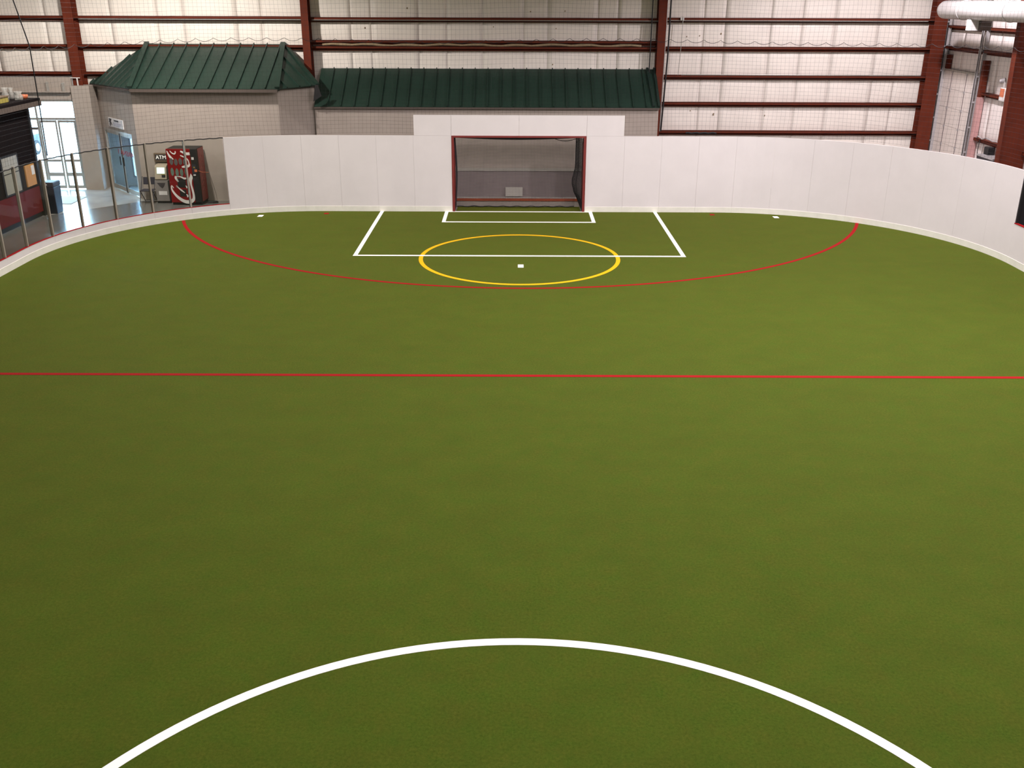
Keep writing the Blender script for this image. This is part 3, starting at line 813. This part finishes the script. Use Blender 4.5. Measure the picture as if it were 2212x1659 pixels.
# ---- storefront by the entrance
SY = 35.5
sf = empty('window_1', (-17.0, SY, 0), 'bright glazed storefront with double doors at the entrance', 'window', kind='structure')
def sb(mb, name, material, parent=None):
    mb.v = [(x + 17.0, y - SY, z) for x, y, z in mb.v]; return mb.build(name, MATS[material], parent or sf)
for xa, xb in ((-18.85, -18.78), (-17.22, -17.15), (-15.84, -15.77)):
    sb(MB().box(xa, xb, SY + 0.02, SY + 0.10, 0, 3.14), 'mullion', 'alu')
for za, zb in ((2.44, 2.52), (3.07, 3.14)):
    sb(MB().box(-18.78, -17.22, SY + 0.02, SY + 0.10, za, zb), 'transom', 'alu'); sb(MB().box(-17.15, -15.84, SY + 0.02, SY + 0.10, za, zb), 'transom', 'alu')
for xa, xb in ((-18.78, -17.22), (-17.15, -15.84)):
    sb(MB().box(xa, xb, SY + 0.05, SY + 0.06, 2.52, 3.07), 'pane', 'glass_store')
sb(MB().box(-18.78, -17.22, SY + 0.02, SY + 0.10, 2.10, 2.18), 'transom', 'soffit')
sb(MB().box(-18.78, -17.22, SY + 0.05, SY + 0.06, 0.1, 2.10), 'pane', 'glass_store')
sb(MB().box(-18.78, -17.22, SY + 0.02, SY + 0.10, 0.0, 0.1), 'sill', 'alu')
for xa, xb in ((-17.14, -16.52), (-16.48, -15.85)):
    lf = sb(MB().box(xa, xa + 0.06, SY + 0.03, SY + 0.08, 0.01, 2.43).box(xb - 0.06, xb, SY + 0.03, SY + 0.08, 0.01, 2.43).box(xa + 0.06, xb - 0.06, SY + 0.03, SY + 0.08, 2.35, 2.43).box(xa + 0.06, xb - 0.06, SY + 0.03, SY + 0.08, 0.01, 0.12), 'door_leaf', 'alu')
    sb(MB().box(xa + 0.06, xb - 0.06, SY + 0.05, SY + 0.06, 0.12, 2.35), 'pane', 'glass_store', lf)
    sb(MB().box(xa + 0.06, xb - 0.06, SY - 0.03, SY + 0.03, 0.98, 1.06), 'push_bar', 'alu', lf)
    sb(MB().box(xa + 0.06, xb - 0.06, SY + 0.03, SY + 0.08, 0.45, 0.58), 'mid_rail', 'alu', lf)
# walls around the storefront
ent = MB()
ent.box(X0, -18.85, SY, SY + 0.12, -0.012, 3.9); ent.box(-18.85, -15.77, SY + 0.0, SY + 0.12, 3.14, 3.9)
tag(ent.build('wall_entrance', MATS['stucco']), 'grey entrance wall above and beside the glazed storefront', 'wall', kind='structure')
pil = MB().box(-15.77, -15.12, SY - 0.10, 36.0, -0.012, 3.62)
tag(pil.build('wall_pilaster', MATS['stucco']), 'grey pilaster wall between storefront and angled door wall', 'wall', kind='structure')

# ================================================================== KIOSK
KX, KY = -15.25, 30.95
kio = empty('concession_kiosk', (KX, KY, 0), 'black and maroon kiosk with shuttered window beside the entrance', 'kiosk')
def kb(mb, name, material, parent=None):
    mb.v = [(x - KX, y - KY, z) for x, y, z in mb.v]; return mb.build(name, MATS[material], parent or kio)
kb(MB().box(-18.2, KX - 0.02, 22.0, KY, 0.95, 3.35), 'upper_wall', 'black_paint')
kb(MB().box(-18.2, KX - 0.01, 22.0, KY - 0.01, 0.15, 0.95), 'wainscot', 'maroon')
kb(MB().box(-18.2, KX - 0.06, 22.0, KY - 0.05, -0.012, 0.15), 'plinth', 'black')  # painted black to carry the kick shadow below the wainscot
kb(MB().box(KX - 0.10, KX + 0.03, KY - 0.09, KY + 0.03, -0.012, 3.35), 'corner_post', 'black')
kb(MB().box(-18.5, KX + 0.18, 22.0, KY + 0.62, 3.35, 3.50), 'roof', 'soffit')
kb(MB().box(-18.5, KX + 0.16, 22.0, KY + 0.60, 3.50, 3.58), 'roof_edge', 'black_paint')
wf = kb(MB().box(KX - 0.02, KX + 0.015, 28.70, 29.78, 0.98, 2.15), 'window_frame', 'black')
kb(MB().box(KX + 0.01, KX + 0.022, 28.78, 29.70, 1.03, 1.60), 'shutter', 'window_grey', wf); kb(MB().box(KX + 0.01, KX + 0.022, 28.78, 29.70, 1.63, 2.09), 'shutter', 'window_grey', wf)
wf2 = kb(MB().box(KX - 0.02, KX + 0.015, 26.4, 27.9, 0.98, 2.15), 'window_frame', 'black')
kb(MB().box(KX + 0.01, KX + 0.022, 26.48, 27.82, 1.03, 1.60), 'shutter', 'window_grey', wf2); kb(MB().box(KX + 0.01, KX + 0.022, 26.48, 27.82, 1.63, 2.09), 'shutter', 'window_grey', wf2)
nb = kb(MB().box(KX - 0.02, KX + 0.02, 30.10, 30.70, 1.04, 1.68), 'notice_board', 'tan')
kb(MB().box(KX + 0.02, KX + 0.026, 30.47, 30.66, 1.36, 1.64), 'notice_paper', 'paper', nb)
# things stored on top of the kiosk
def bottle_prof(h, r): return [(0.4 * r, 0.0), (r, 0.0), (r, 0.62 * h), (0.45 * r, 0.78 * h), (0.35 * r, 0.95 * h), (0.42 * r, h), (0.2 * r, h)]
ROOF_Z = 3.58
b = MB().box(-0.35, 0.35, -0.45, 0.45, 0, 0.16); bx = b.build('storage_box', MATS['yellow_item'], None, bevel=0.01, loc=(-15.75, 29.75, ROOF_Z)); tag(bx, 'flat yellow box lying on the kiosk roof', 'box')
MB().box(-0.37, 0.37, -0.47, 0.47, 0.16, 0.19).build('lid', MATS['wood'], bx)
b = MB().lathe([(0.02, 0), (0.11, 0), (0.14, 0.10), (0.13, 0.12), (0.05, 0.12), (0.045, 0.04)], n=14); tag(b.build('orange_bowl', MATS['orange'], None, smooth=True, loc=(-15.45, 31.25, ROOF_Z)), 'small orange bowl on the kiosk roof edge', 'bowl')
for i, (x, y, h, r, lab) in enumerate(((-15.6, 30.45, 0.40, 0.10, 'clear glass vase on the kiosk roof above the window'), (-15.35, 30.75, 0.26, 0.13, 'squat clear glass vase on the kiosk roof'), (-15.75, 31.12, 0.34, 0.08, 'narrow clear glass vase by the orange bowl'))):
    o = MB().lathe([(0.3 * r, 0), (0.9 * r, 0), (r, 0.5 * h), (0.6 * r, 0.72 * h), (0.95 * r, h), (0.9 * r, h), (0.5 * r, 0.72 * h), (0.85 * r, 0.5 * h), (0.3 * r, 0.03)], n=14).build('glass_vase', MATS['clear_plastic'], None, smooth=True, loc=(x, y, ROOF_Z))
    tag(o, lab, 'vase', 'glass vases on the kiosk roof')
# ledge objects over the storefront
lo = MB().box(-18.8, -15.8, 35.35, 35.5, 3.40, 3.43).build('ledge_shelf', MATS['stucco']); tag(lo, 'thin grey shelf on the wall above the storefront', 'shelf')
for x, h, lab in ((-16.58, 0.34, 'tall clear plastic cup stack on the shelf over the storefront'), (-16.03, 0.30, 'faint clear cup stack on the shelf near the column')):
    r = 0.055; pr = []
    for k in range(7): pr += [(r * 0.85, k * h / 7), (r, (k + 0.9) * h / 7)]
    o = MB().lathe(pr, n=12).build('cup_stack', MATS['clear_plastic'], None, loc=(x, 35.42, 3.43)); tag(o, lab, 'cups', 'cup stacks over the storefront')
br = empty('camera_bracket', (-15.55, 35.55, 3.62), 'thin pale T shaped bracket on top of the pilaster', 'bracket')
MB().box(-0.02, 0.02, -0.02, 0.02, 0, 0.25).build('stem', MATS['white_metal'], br); MB().box(-0.30, 0.10, -0.02, 0.02, 0.25, 0.275).build('arm', MATS['white_metal'], br)

# dark bin beside the kiosk
bn = empty('waste_bin', (-15.12, 31.35, -0.012), 'dark navy waste bin standing at the end of the kiosk', 'bin')
m = MB(); 
m.add([(-0.17, -0.22, 0), (0.17, -0.22, 0), (0.17, 0.22, 0), (-0.17, 0.22, 0), (-0.19, -0.26, 0.86), (0.19, -0.26, 0.86), (0.19, 0.26, 0.86), (-0.19, 0.26, 0.86)], [(3, 2, 1, 0), (4, 5, 6, 7), (0, 1, 5, 4), (1, 2, 6, 5), (2, 3, 7, 6), (3, 0, 4, 7)])
m.build('body', MATS['navy'], bn, bevel=0.02)
MB().box(-0.20, 0.20, -0.27, 0.27, 0.86, 1.02).build('hood', MATS['chair_dark'], bn, bevel=0.03)
MB().box(-0.20, 0.0, -0.276, -0.27, 0.93, 0.97).build('sticker', MATS['paper'], bn)

# ================================================================== VENDING MACHINE, ATM, CHAIR
VX, VY = -11.22, 32.62
vm = empty('vending_machine', (VX, VY, -0.012), 'tall red drinks vending machine with white script against the taupe wall', 'vending machine')
W2 = 0.50; HV = 1.87; DP = 0.80
MB().box(-W2, W2 - 0.0, 0.06, DP, 0.07, HV).build('cabinet', MATS['black'], vm, bevel=0.012)
MB().box(W2, W2 + 0.006, 0.16, DP - 0.02, 0.10, HV - 0.02).build('side_panel', MATS['coke_side'], vm)
MB().box(-W2 + 0.02, W2 - 0.02, 0.04, DP - 0.03, 0.0, 0.07).build('plinth', MATS['black'], vm)
dr = MB().box(-W2, W2 - 0.20, 0.0, 0.06, 0.09, HV).build('door', MATS['coke_red'], vm, bevel=0.01)
MB().box(W2 - 0.20, W2, 0.0, 0.06, 0.09, HV).build('control_column', MATS['black'], vm, bevel=0.008)
cc = [(0.29, 1.07, 0.13, 0.48)]
MB().box(W2 - 0.185, W2 - 0.05, -0.012, 0.0, 1.05, 1.36).build('coin_panel', MATS['chair_dark'], vm)
MB().box(W2 - 0.17, W2 - 0.09, -0.016, 0.0, 1.52, 1.60).build('display', MATS['paper'], vm)
MB().box(W2 - 0.16, W2 - 0.08, -0.02, 0.0, 0.995, 1.035).build('bill_slot', MATS['paper'], vm)
MB().box(W2 - 0.13, W2 - 0.09, -0.02, 0.0, 1.25, 1.29).build('price_label', MATS['yellow_item'], vm)
MB().box(W2 - 0.11, W2 - 0.02, -0.022, -0.012, 1.12, 1.20).build('push_plate', MATS['orange'], vm)
MB().box(-0.23, 0.05, -0.006, 0.0, 0.60, 0.90).build('dispenser_flap', MATS['black'], vm); MB().box(-0.19, 0.03, -0.006, 0.0, 0.30, 0.53).build('dispenser_flap', MATS['black'], vm)
def stroke(pts, name, n=6, mname='coke_white', y=-0.002):
    P = smooth_pts([(x - VX, z, w_) for x, z, w_ in pts], n)
    vs, fs = ribbon(P, y, 0.005)
    return MB().add(vs, fs).build(name, MATS[mname], dr)
# white script running up the machine: the big lower C with its swash, the smaller strokes above it
stroke([(-11.60, 0.58, 0.02), (-11.66, 0.66, 0.03), (-11.665, 0.53, 0.05), (-11.57, 0.36, 0.075), (-11.43, 0.22, 0.095), (-11.26, 0.125, 0.11), (-11.10, 0.12, 0.12), (-10.985, 0.19, 0.10), (-10.955, 0.32, 0.075), (-10.97, 0.50, 0.065), (-11.0, 0.70, 0.06), (-11.0, 0.86, 0.10), (-10.97, 0.95, 0.10), (-10.975, 1.06, 0.01)], 'script_letter')
stroke([(-11.47, 0.60, 0.03), (-11.50, 0.66, 0.035), (-11.43, 0.58, 0.035), (-11.34, 0.50, 0.05), (-11.24, 0.42, 0.02)], 'script_letter')
stroke([(-11.49, 0.98, 0.04), (-11.50, 0.90, 0.045), (-11.42, 0.80, 0.035), (-11.47, 0.95, 0.03), (-11.34, 0.96, 0.03), (-11.20, 0.90, 0.06), (-11.12, 0.92, 0.03)], 'script_letter')
stroke([(-11.19, 0.66, 0.02), (-11.15, 0.61, 0.05), (-11.17, 0.58, 0.02)], 'script_letter')
stroke([(-11.20, 0.37, 0.02), (-11.155, 0.32, 0.05), (-11.18, 0.27, 0.02)], 'script_letter')
stroke([(-11.23, 1.80, 0.05), (-11.12, 1.745, 0.07), (-11.02, 1.715, 0.09), (-10.93, 1.72, 0.09)], 'script_letter')
stroke([(-11.25, 1.66, 0.03), (-11.12, 1.60, 0.04), (-11.02, 1.52, 0.04), (-10.99, 1.42, 0.03), (-10.995, 1.33, 0.07), (-11.10, 1.30, 0.09), (-11.24, 1.28, 0.04)], 'script_letter')
stroke([(-11.68, 1.81, 0.02), (-11.64, 1.70, 0.05), (-11.58, 1.60, 0.07), (-11.49, 1.53, 0.02)], 'script_letter')
stroke([(-11.58, 1.81, 0.02), (-11.52, 1.74, 0.035), (-11.44, 1.71, 0.04), (-11.40, 1.76, 0.035), (-11.41, 1.80, 0.02)], 'script_letter')
def can(x, z, h, r, mname):
    pr = [(x - VX + r * math.cos(a) * (1 if abs(math.sin(a)) < 0.7 else 0.9), -0.003, z + h / 2 * math.sin(a)) for a in [2 * PI * k / 14 for k in range(14)]]
    MB().prism(pr, (0, -0.006, 0)).build('drink_picture', MATS[mname], dr)
for x, z in ((-11.57, 1.46), (-11.42, 1.44), (-11.27, 1.46), (-11.12, 1.45)): can(x, z, 0.23, 0.06, 'can_grey')
for x, z in ((-11.58, 1.12), (-11.42, 1.10), (-11.27, 1.10), (-11.11, 1.12)): can(x, z, 0.27, 0.055, 'bottle_green')
# faint script on the side panel
m = MB()
for k in range(7):
    z = 0.45 + k * 0.18
    pts = [(W2 + 0.008, 0.30, z), (W2 + 0.008, 0.45, z + 0.10), (W2 + 0.008, 0.58, z + 0.04), (W2 + 0.008, 0.50, z - 0.02)]
    m.tube(pts, 0.008, 4)
m.build('side_script', MATS['coke_side_print'], vm)
MB().tube([(W2 - 0.05, -0.015, 1.18), (W2 + 0.10, 0.10, 1.10), (W2 + 0.16, 0.5, 1.02), (W2 + 0.10, 0.83, 0.98)], 0.008, 5).build('power_cord', MATS['orange'], vm)
wd = MB().tube([(-10.62, 32.95, 0.01), (-10.45, 33.0, 0.02), (-10.36, 33.05, 0.015), (-10.3, 33.1, 0.01)], [0.03, 0.05, 0.05, 0.02], 8)
tag(wd.build('floor_cable', MATS['black']), 'short black cable lying beside the vending machine', 'cable')

at = empty('atm_machine', (-12.10, 32.90, -0.012), 'beige cash machine with glowing screen between chair and vending machine', 'cash machine')
MB().box(-0.22, 0.22, 0.0, 0.50, 0.08, 0.78).build('base_cabinet', MATS['atm_grey'], at, bevel=0.01)
MB().box(-0.21, 0.24, 0.02, 0.48, 0.0, 0.08).build('plinth', MATS['black'], at)
MB().prism([(-0.20, 0.06, 0.78), (-0.20, 0.0, 0.82), (-0.20, 0.10, 1.22), (-0.20, 0.20, 1.28), (-0.20, 0.48, 1.28), (-0.20, 0.48, 0.78)], (0.40, 0, 0)).build('fascia', MATS['cream'], at, bevel=0.01)
MB().obox((-0.12, 0.040, 1.0), (0.26, 0, 0), (0, 0.05, 0.20), (0, -0.012, 0.003)).build('screen', MATS['screen'], at)
MB().obox((0.04, 0.014, 0.885), (0.12, 0, 0), (0, 0.018, 0.07), (0, -0.012, 0.003)).build('card_reader', MATS['black'], at)
MB().obox((0.02, 0.034, 0.965), (0.14, 0, 0), (0, 0.004, 0.016), (0, -0.012, 0.003)).build('reader_light', MATS['yellow_item'], at)
MB().prism([(-0.15, -0.004, 0.70), (0.14, -0.004, 0.70), (0.08, -0.004, 0.58), (0.02, -0.004, 0.52), (-0.06, -0.004, 0.58)], (0, 0.006, 0)).build('cash_tray', MATS['ink'], at)
MB().box(-0.12, 0.16, -0.008, 0.0, 0.29, 0.42).build('label_plate', MATS['paper'], at)
asg = empty('atm_sign', (-12.18, 33.46, 1.46), 'small dark lit ATM sign on the wall above the cash machine', 'sign')
MB().box(-0.24, 0.24, -0.06, 0.038, -0.14, 0.14).build('housing', MATS['wood'], asg, bevel=0.006)
MB().box(-0.20, 0.20, -0.064, -0.058, -0.10, 0.10).build('face', MATS['ink'], asg)
text_mesh('lettering', 'ATM', 0.175, MATS['sign_glow'], asg, Matrix.Translation((0.0, -0.066, 0.0)) @ Matrix.Rotation(PI / 2, 4, 'X'), 0.002)

fc = empty('folding_chair', (-12.62, 32.95, -0.012), 'dark folding chair standing beside the cash machine', 'chair')
MB().box(-0.21, 0.21, -0.20, 0.20, 0.43, 0.46).build('seat', MATS['chair_dark'], fc, bevel=0.012)
MB().obox((-0.20, 0.22, 0.60), (0.40, 0, 0), (0, 0.06, 0.24), (0, 0.02, -0.004)).build('backrest', MATS['chair_dark'], fc, bevel=0.01)
for sx in (-0.225, 0.225):
    MB().tube([(sx, -0.26, 0.0), (sx, 0.0, 0.44), (sx, 0.28, 0.86)], 0.013, 6).build('leg', MATS['chair_dark'], fc)
    MB().tube([(sx * 0.93, 0.28, 0.0), (sx * 0.93, -0.12, 0.44)], 0.013, 6).build('leg', MATS['chair_dark'], fc)
MB().tube([(-0.225, -0.20, 0.10), (0.225, -0.20, 0.10)], 0.009, 6).build('stretcher', MATS['chair_dark'], fc)
MB().tube([(-0.21, 0.22, 0.07), (0.21, 0.22, 0.07)], 0.009, 6).build('stretcher', MATS['chair_dark'], fc)

# ================================================================== EAST SIDE FITTINGS
du = empty('air_duct', (13.62, 33.3, 6.24), 'large round white air duct hanging along the side wall', 'duct')
m = MB(); n = 28; R_ = 0.275
prof = [(0.02, 0.0), (0.12, -0.008), (0.20, -0.035), (0.25, -0.08), (0.272, -0.16), (R_, -0.30)]
vs = []; fs = []
for r, y in prof + [(R_, -12.0)]:
    for k in range(n): vs.append((r * math.cos(2 * PI * k / n), y, r * math.sin(2 * PI * k / n)))
for i in range(len(prof)):
    for k in range(n): fs.append((i * n + k, i * n + (k + 1) % n, (i + 1) * n + (k + 1) % n, (i + 1) * n + k))
fs.append(tuple(range(n - 1, -1, -1)))
m.add(vs, fs).build('pipe', MATS['duct'], du, smooth=True)
for yy in (-1.6, -4.6, -7.6, -10.6):
    m = MB(); pts = [(0.283 * math.cos(2 * PI * k / 24), yy, 0.283 * math.sin(2 * PI * k / 24)) for k in range(24)]
    m.tube(pts, 0.010, 5, closed=True); m.build('band', MATS['duct'], du)
    MB().tube([(0, yy, 0.28), (0, yy, 3.36)], 0.008, 6).build('hanger', MATS['galv'], du)
MB().box(-0.16, 0.10, -2.45, -2.2, -0.56, -0.25).build('outlet_box', MATS['white_metal'], du)
MB().box(0.10, 0.42, -2.6, -2.2, -0.56, -0.28).build('damper', MATS['soffit'], du)

el = empty('emergency_light', (14.85, 30.75, 3.70), 'white and orange emergency light on the side wall girt', 'emergency light')
MB().box(-0.10, 0.0, -0.17, 0.17, -0.05, 0.34).build('housing', MATS['white_metal'], el, bevel=0.015)
MB().box(-0.106, -0.10, -0.12, 0.14, 0.08, 0.32).build('orange_panel', MATS['orange'], el)
MB().box(-0.09, -0.05, -0.01, 0.02, 0.34, 0.52).build('stem', MATS['white_metal'], el)
MB().tube([(-0.14, 0.18, 0.52), (-0.02, 0.08, 0.56)], [0.06, 0.085], 12).build('lamp_head', MATS['galv'], el)

eq = empty('equipment_cabinet', (14.60, 30.45, -0.012), 'dark grey cabinet with pale shelf edge behind the boards by the frame column', 'cabinet')
MB().box(-0.15, 0.22, -0.55, 0.55, 0.0, 2.0).build('body', MATS['chair_dark'], eq, bevel=0.01)
MB().box(-0.18, 0.22, -0.56, 0.56, 2.0, 2.05).build('top', MATS['galv'], eq)
MB().box(0.0, 0.2, 0.2, 0.5, 2.05, 2.28).build('control_unit', MATS['black'], eq, bevel=0.01)
hc = MB(); hc.tube([(14.84, 32.1, 2.38), (14.78, 31.9, 2.46), (14.80, 31.6, 2.40), (14.78, 31.3, 2.48), (14.80, 30.9, 2.42), (14.8, 30.6, 2.45), (14.84, 30.5, 2.37)], 0.018, 6)
tag(hc.build('coiled_hose', MATS['galv']), 'loose grey hose lying on the lower side wall girt', 'hose')
dc = MB(); dc.tube([(14.84, 31.85, 2.36), (14.80, 31.8, 2.0), (14.82, 31.7, 1.5), (14.8, 31.72, 1.0), (14.82, 31.7, 0.0)], 0.012, 6)
tag(dc.build('hanging_cable', MATS['black']), 'thin dark cable hanging under the lower side wall girt', 'cable')

# ================================================================== OUTSIDE
gr = MB().box(-70, 40, YW + 0.15, 110, -0.5, -0.03).build('outside_ground', MATS['asphalt'])
tag(gr, 'pale car park ground outside the storefront', 'ground', kind='structure')
car = empty('parked_car', (-22.3, 42.6, -0.03), 'blue parked car outside the storefront', 'car', rz=0.0)
def cprof(pts, x0, x1): return MB().prism([(x0, y, z) for y, z in pts], (x1 - x0, 0, 0))
body = cprof([(-2.1, 0.35), (-2.15, 0.62), (-2.1, 0.86), (-1.2, 0.94), (1.9, 0.92), (2.15, 0.80), (2.15, 0.40), (1.9, 0.28), (-1.9, 0.28)], -0.86, 0.86).build('body', MATS['car_paint'], car, bevel=0.06)
cprof([(-1.75, 0.90), (-1.30, 1.42), (-0.4, 1.50), (0.5, 1.44), (1.25, 0.90)], -0.74, 0.74).build('cabin', MATS['car_paint'], car, bevel=0.05)
MB().obox((-0.62, -1.74, 0.97), (1.24, 0, 0), (0, 0.36, 0.40), (0, -0.02, 0.018)).build('rear_window', MATS['car_dark'], car)
for sx in (-1, 1):
    cprof([(-1.45, 0.97), (-1.15, 1.38), (-0.4, 1.43), (0.45, 1.37), (0.95, 0.97)], sx * 0.735, sx * 0.752).build('side_window', MATS['car_dark'], car)
    MB().box(sx * 0.72 - 0.12, sx * 0.72 + 0.12, -2.17, -2.10, 0.62, 0.82).build('tail_light', MATS['lamp_red'], car)
    for yy in (-1.35, 1.35):
        wh = MB().tube([(sx * 0.68, yy, 0.31), (sx * 0.88, yy, 0.31)], 0.31, 20).build('wheel', MATS['tyre'], car)
        MB().tube([(sx * 0.87, yy, 0.31), (sx * 0.89, yy, 0.31)], 0.18, 14).build('hub', MATS['alu'], wh)
MB().box(-0.8, 0.8, -2.20, -2.08, 0.40, 0.56).build('bumper', MATS['white_metal'], car, bevel=0.02)
MB().box(-0.22, 0.22, -2.175, -2.14, 0.64, 0.76).build('number_plate', MATS['paper'], car)

# ================================================================== LAMPS
hl_mesh = None
for i, (x, y, w_, lc) in enumerate(LAMPS):
    lp = empty('high_bay_lamp', (x, y, LAMP_Z), 'grey high bay lamp hanging under the hall roof', 'lamp', 'high bay lamps under the hall roof')
    if hl_mesh is None:
        h1 = MB().lathe([(0.05, 0.42), (0.12, 0.40), (0.13, 0.18), (0.22, 0.10), (0.30, -0.02), (0.31, -0.02), (0.235, 0.12), (0.15, 0.22), (0.15, 0.44), (0.05, 0.46)], n=20).build('housing', MATS['galv'], lp, smooth=True)
        h2 = MB().tube([(0, 0, 0.44), (0, 0, ZC - LAMP_Z)], 0.015, 6).build('stem', MATS['galv'], lp)
        hl_mesh = (h1.data, h2.data)
    else:
        for nm, me in zip(('housing', 'stem'), hl_mesh):
            o = bpy.data.objects.new(nm, me); C.objects.link(o); o.parent = lp
    ld = bpy.data.lights.new('high_bay_light', 'SPOT'); ld.energy = LAMP_W * w_; ld.color = lc
    ld.spot_size = math.radians(168); ld.spot_blend = 0.35; ld.shadow_soft_size = 0.16
    lo_ = bpy.data.objects.new('high_bay_light', ld); C.objects.link(lo_); lo_.parent = lp; lo_.location = (0, 0, -0.03)
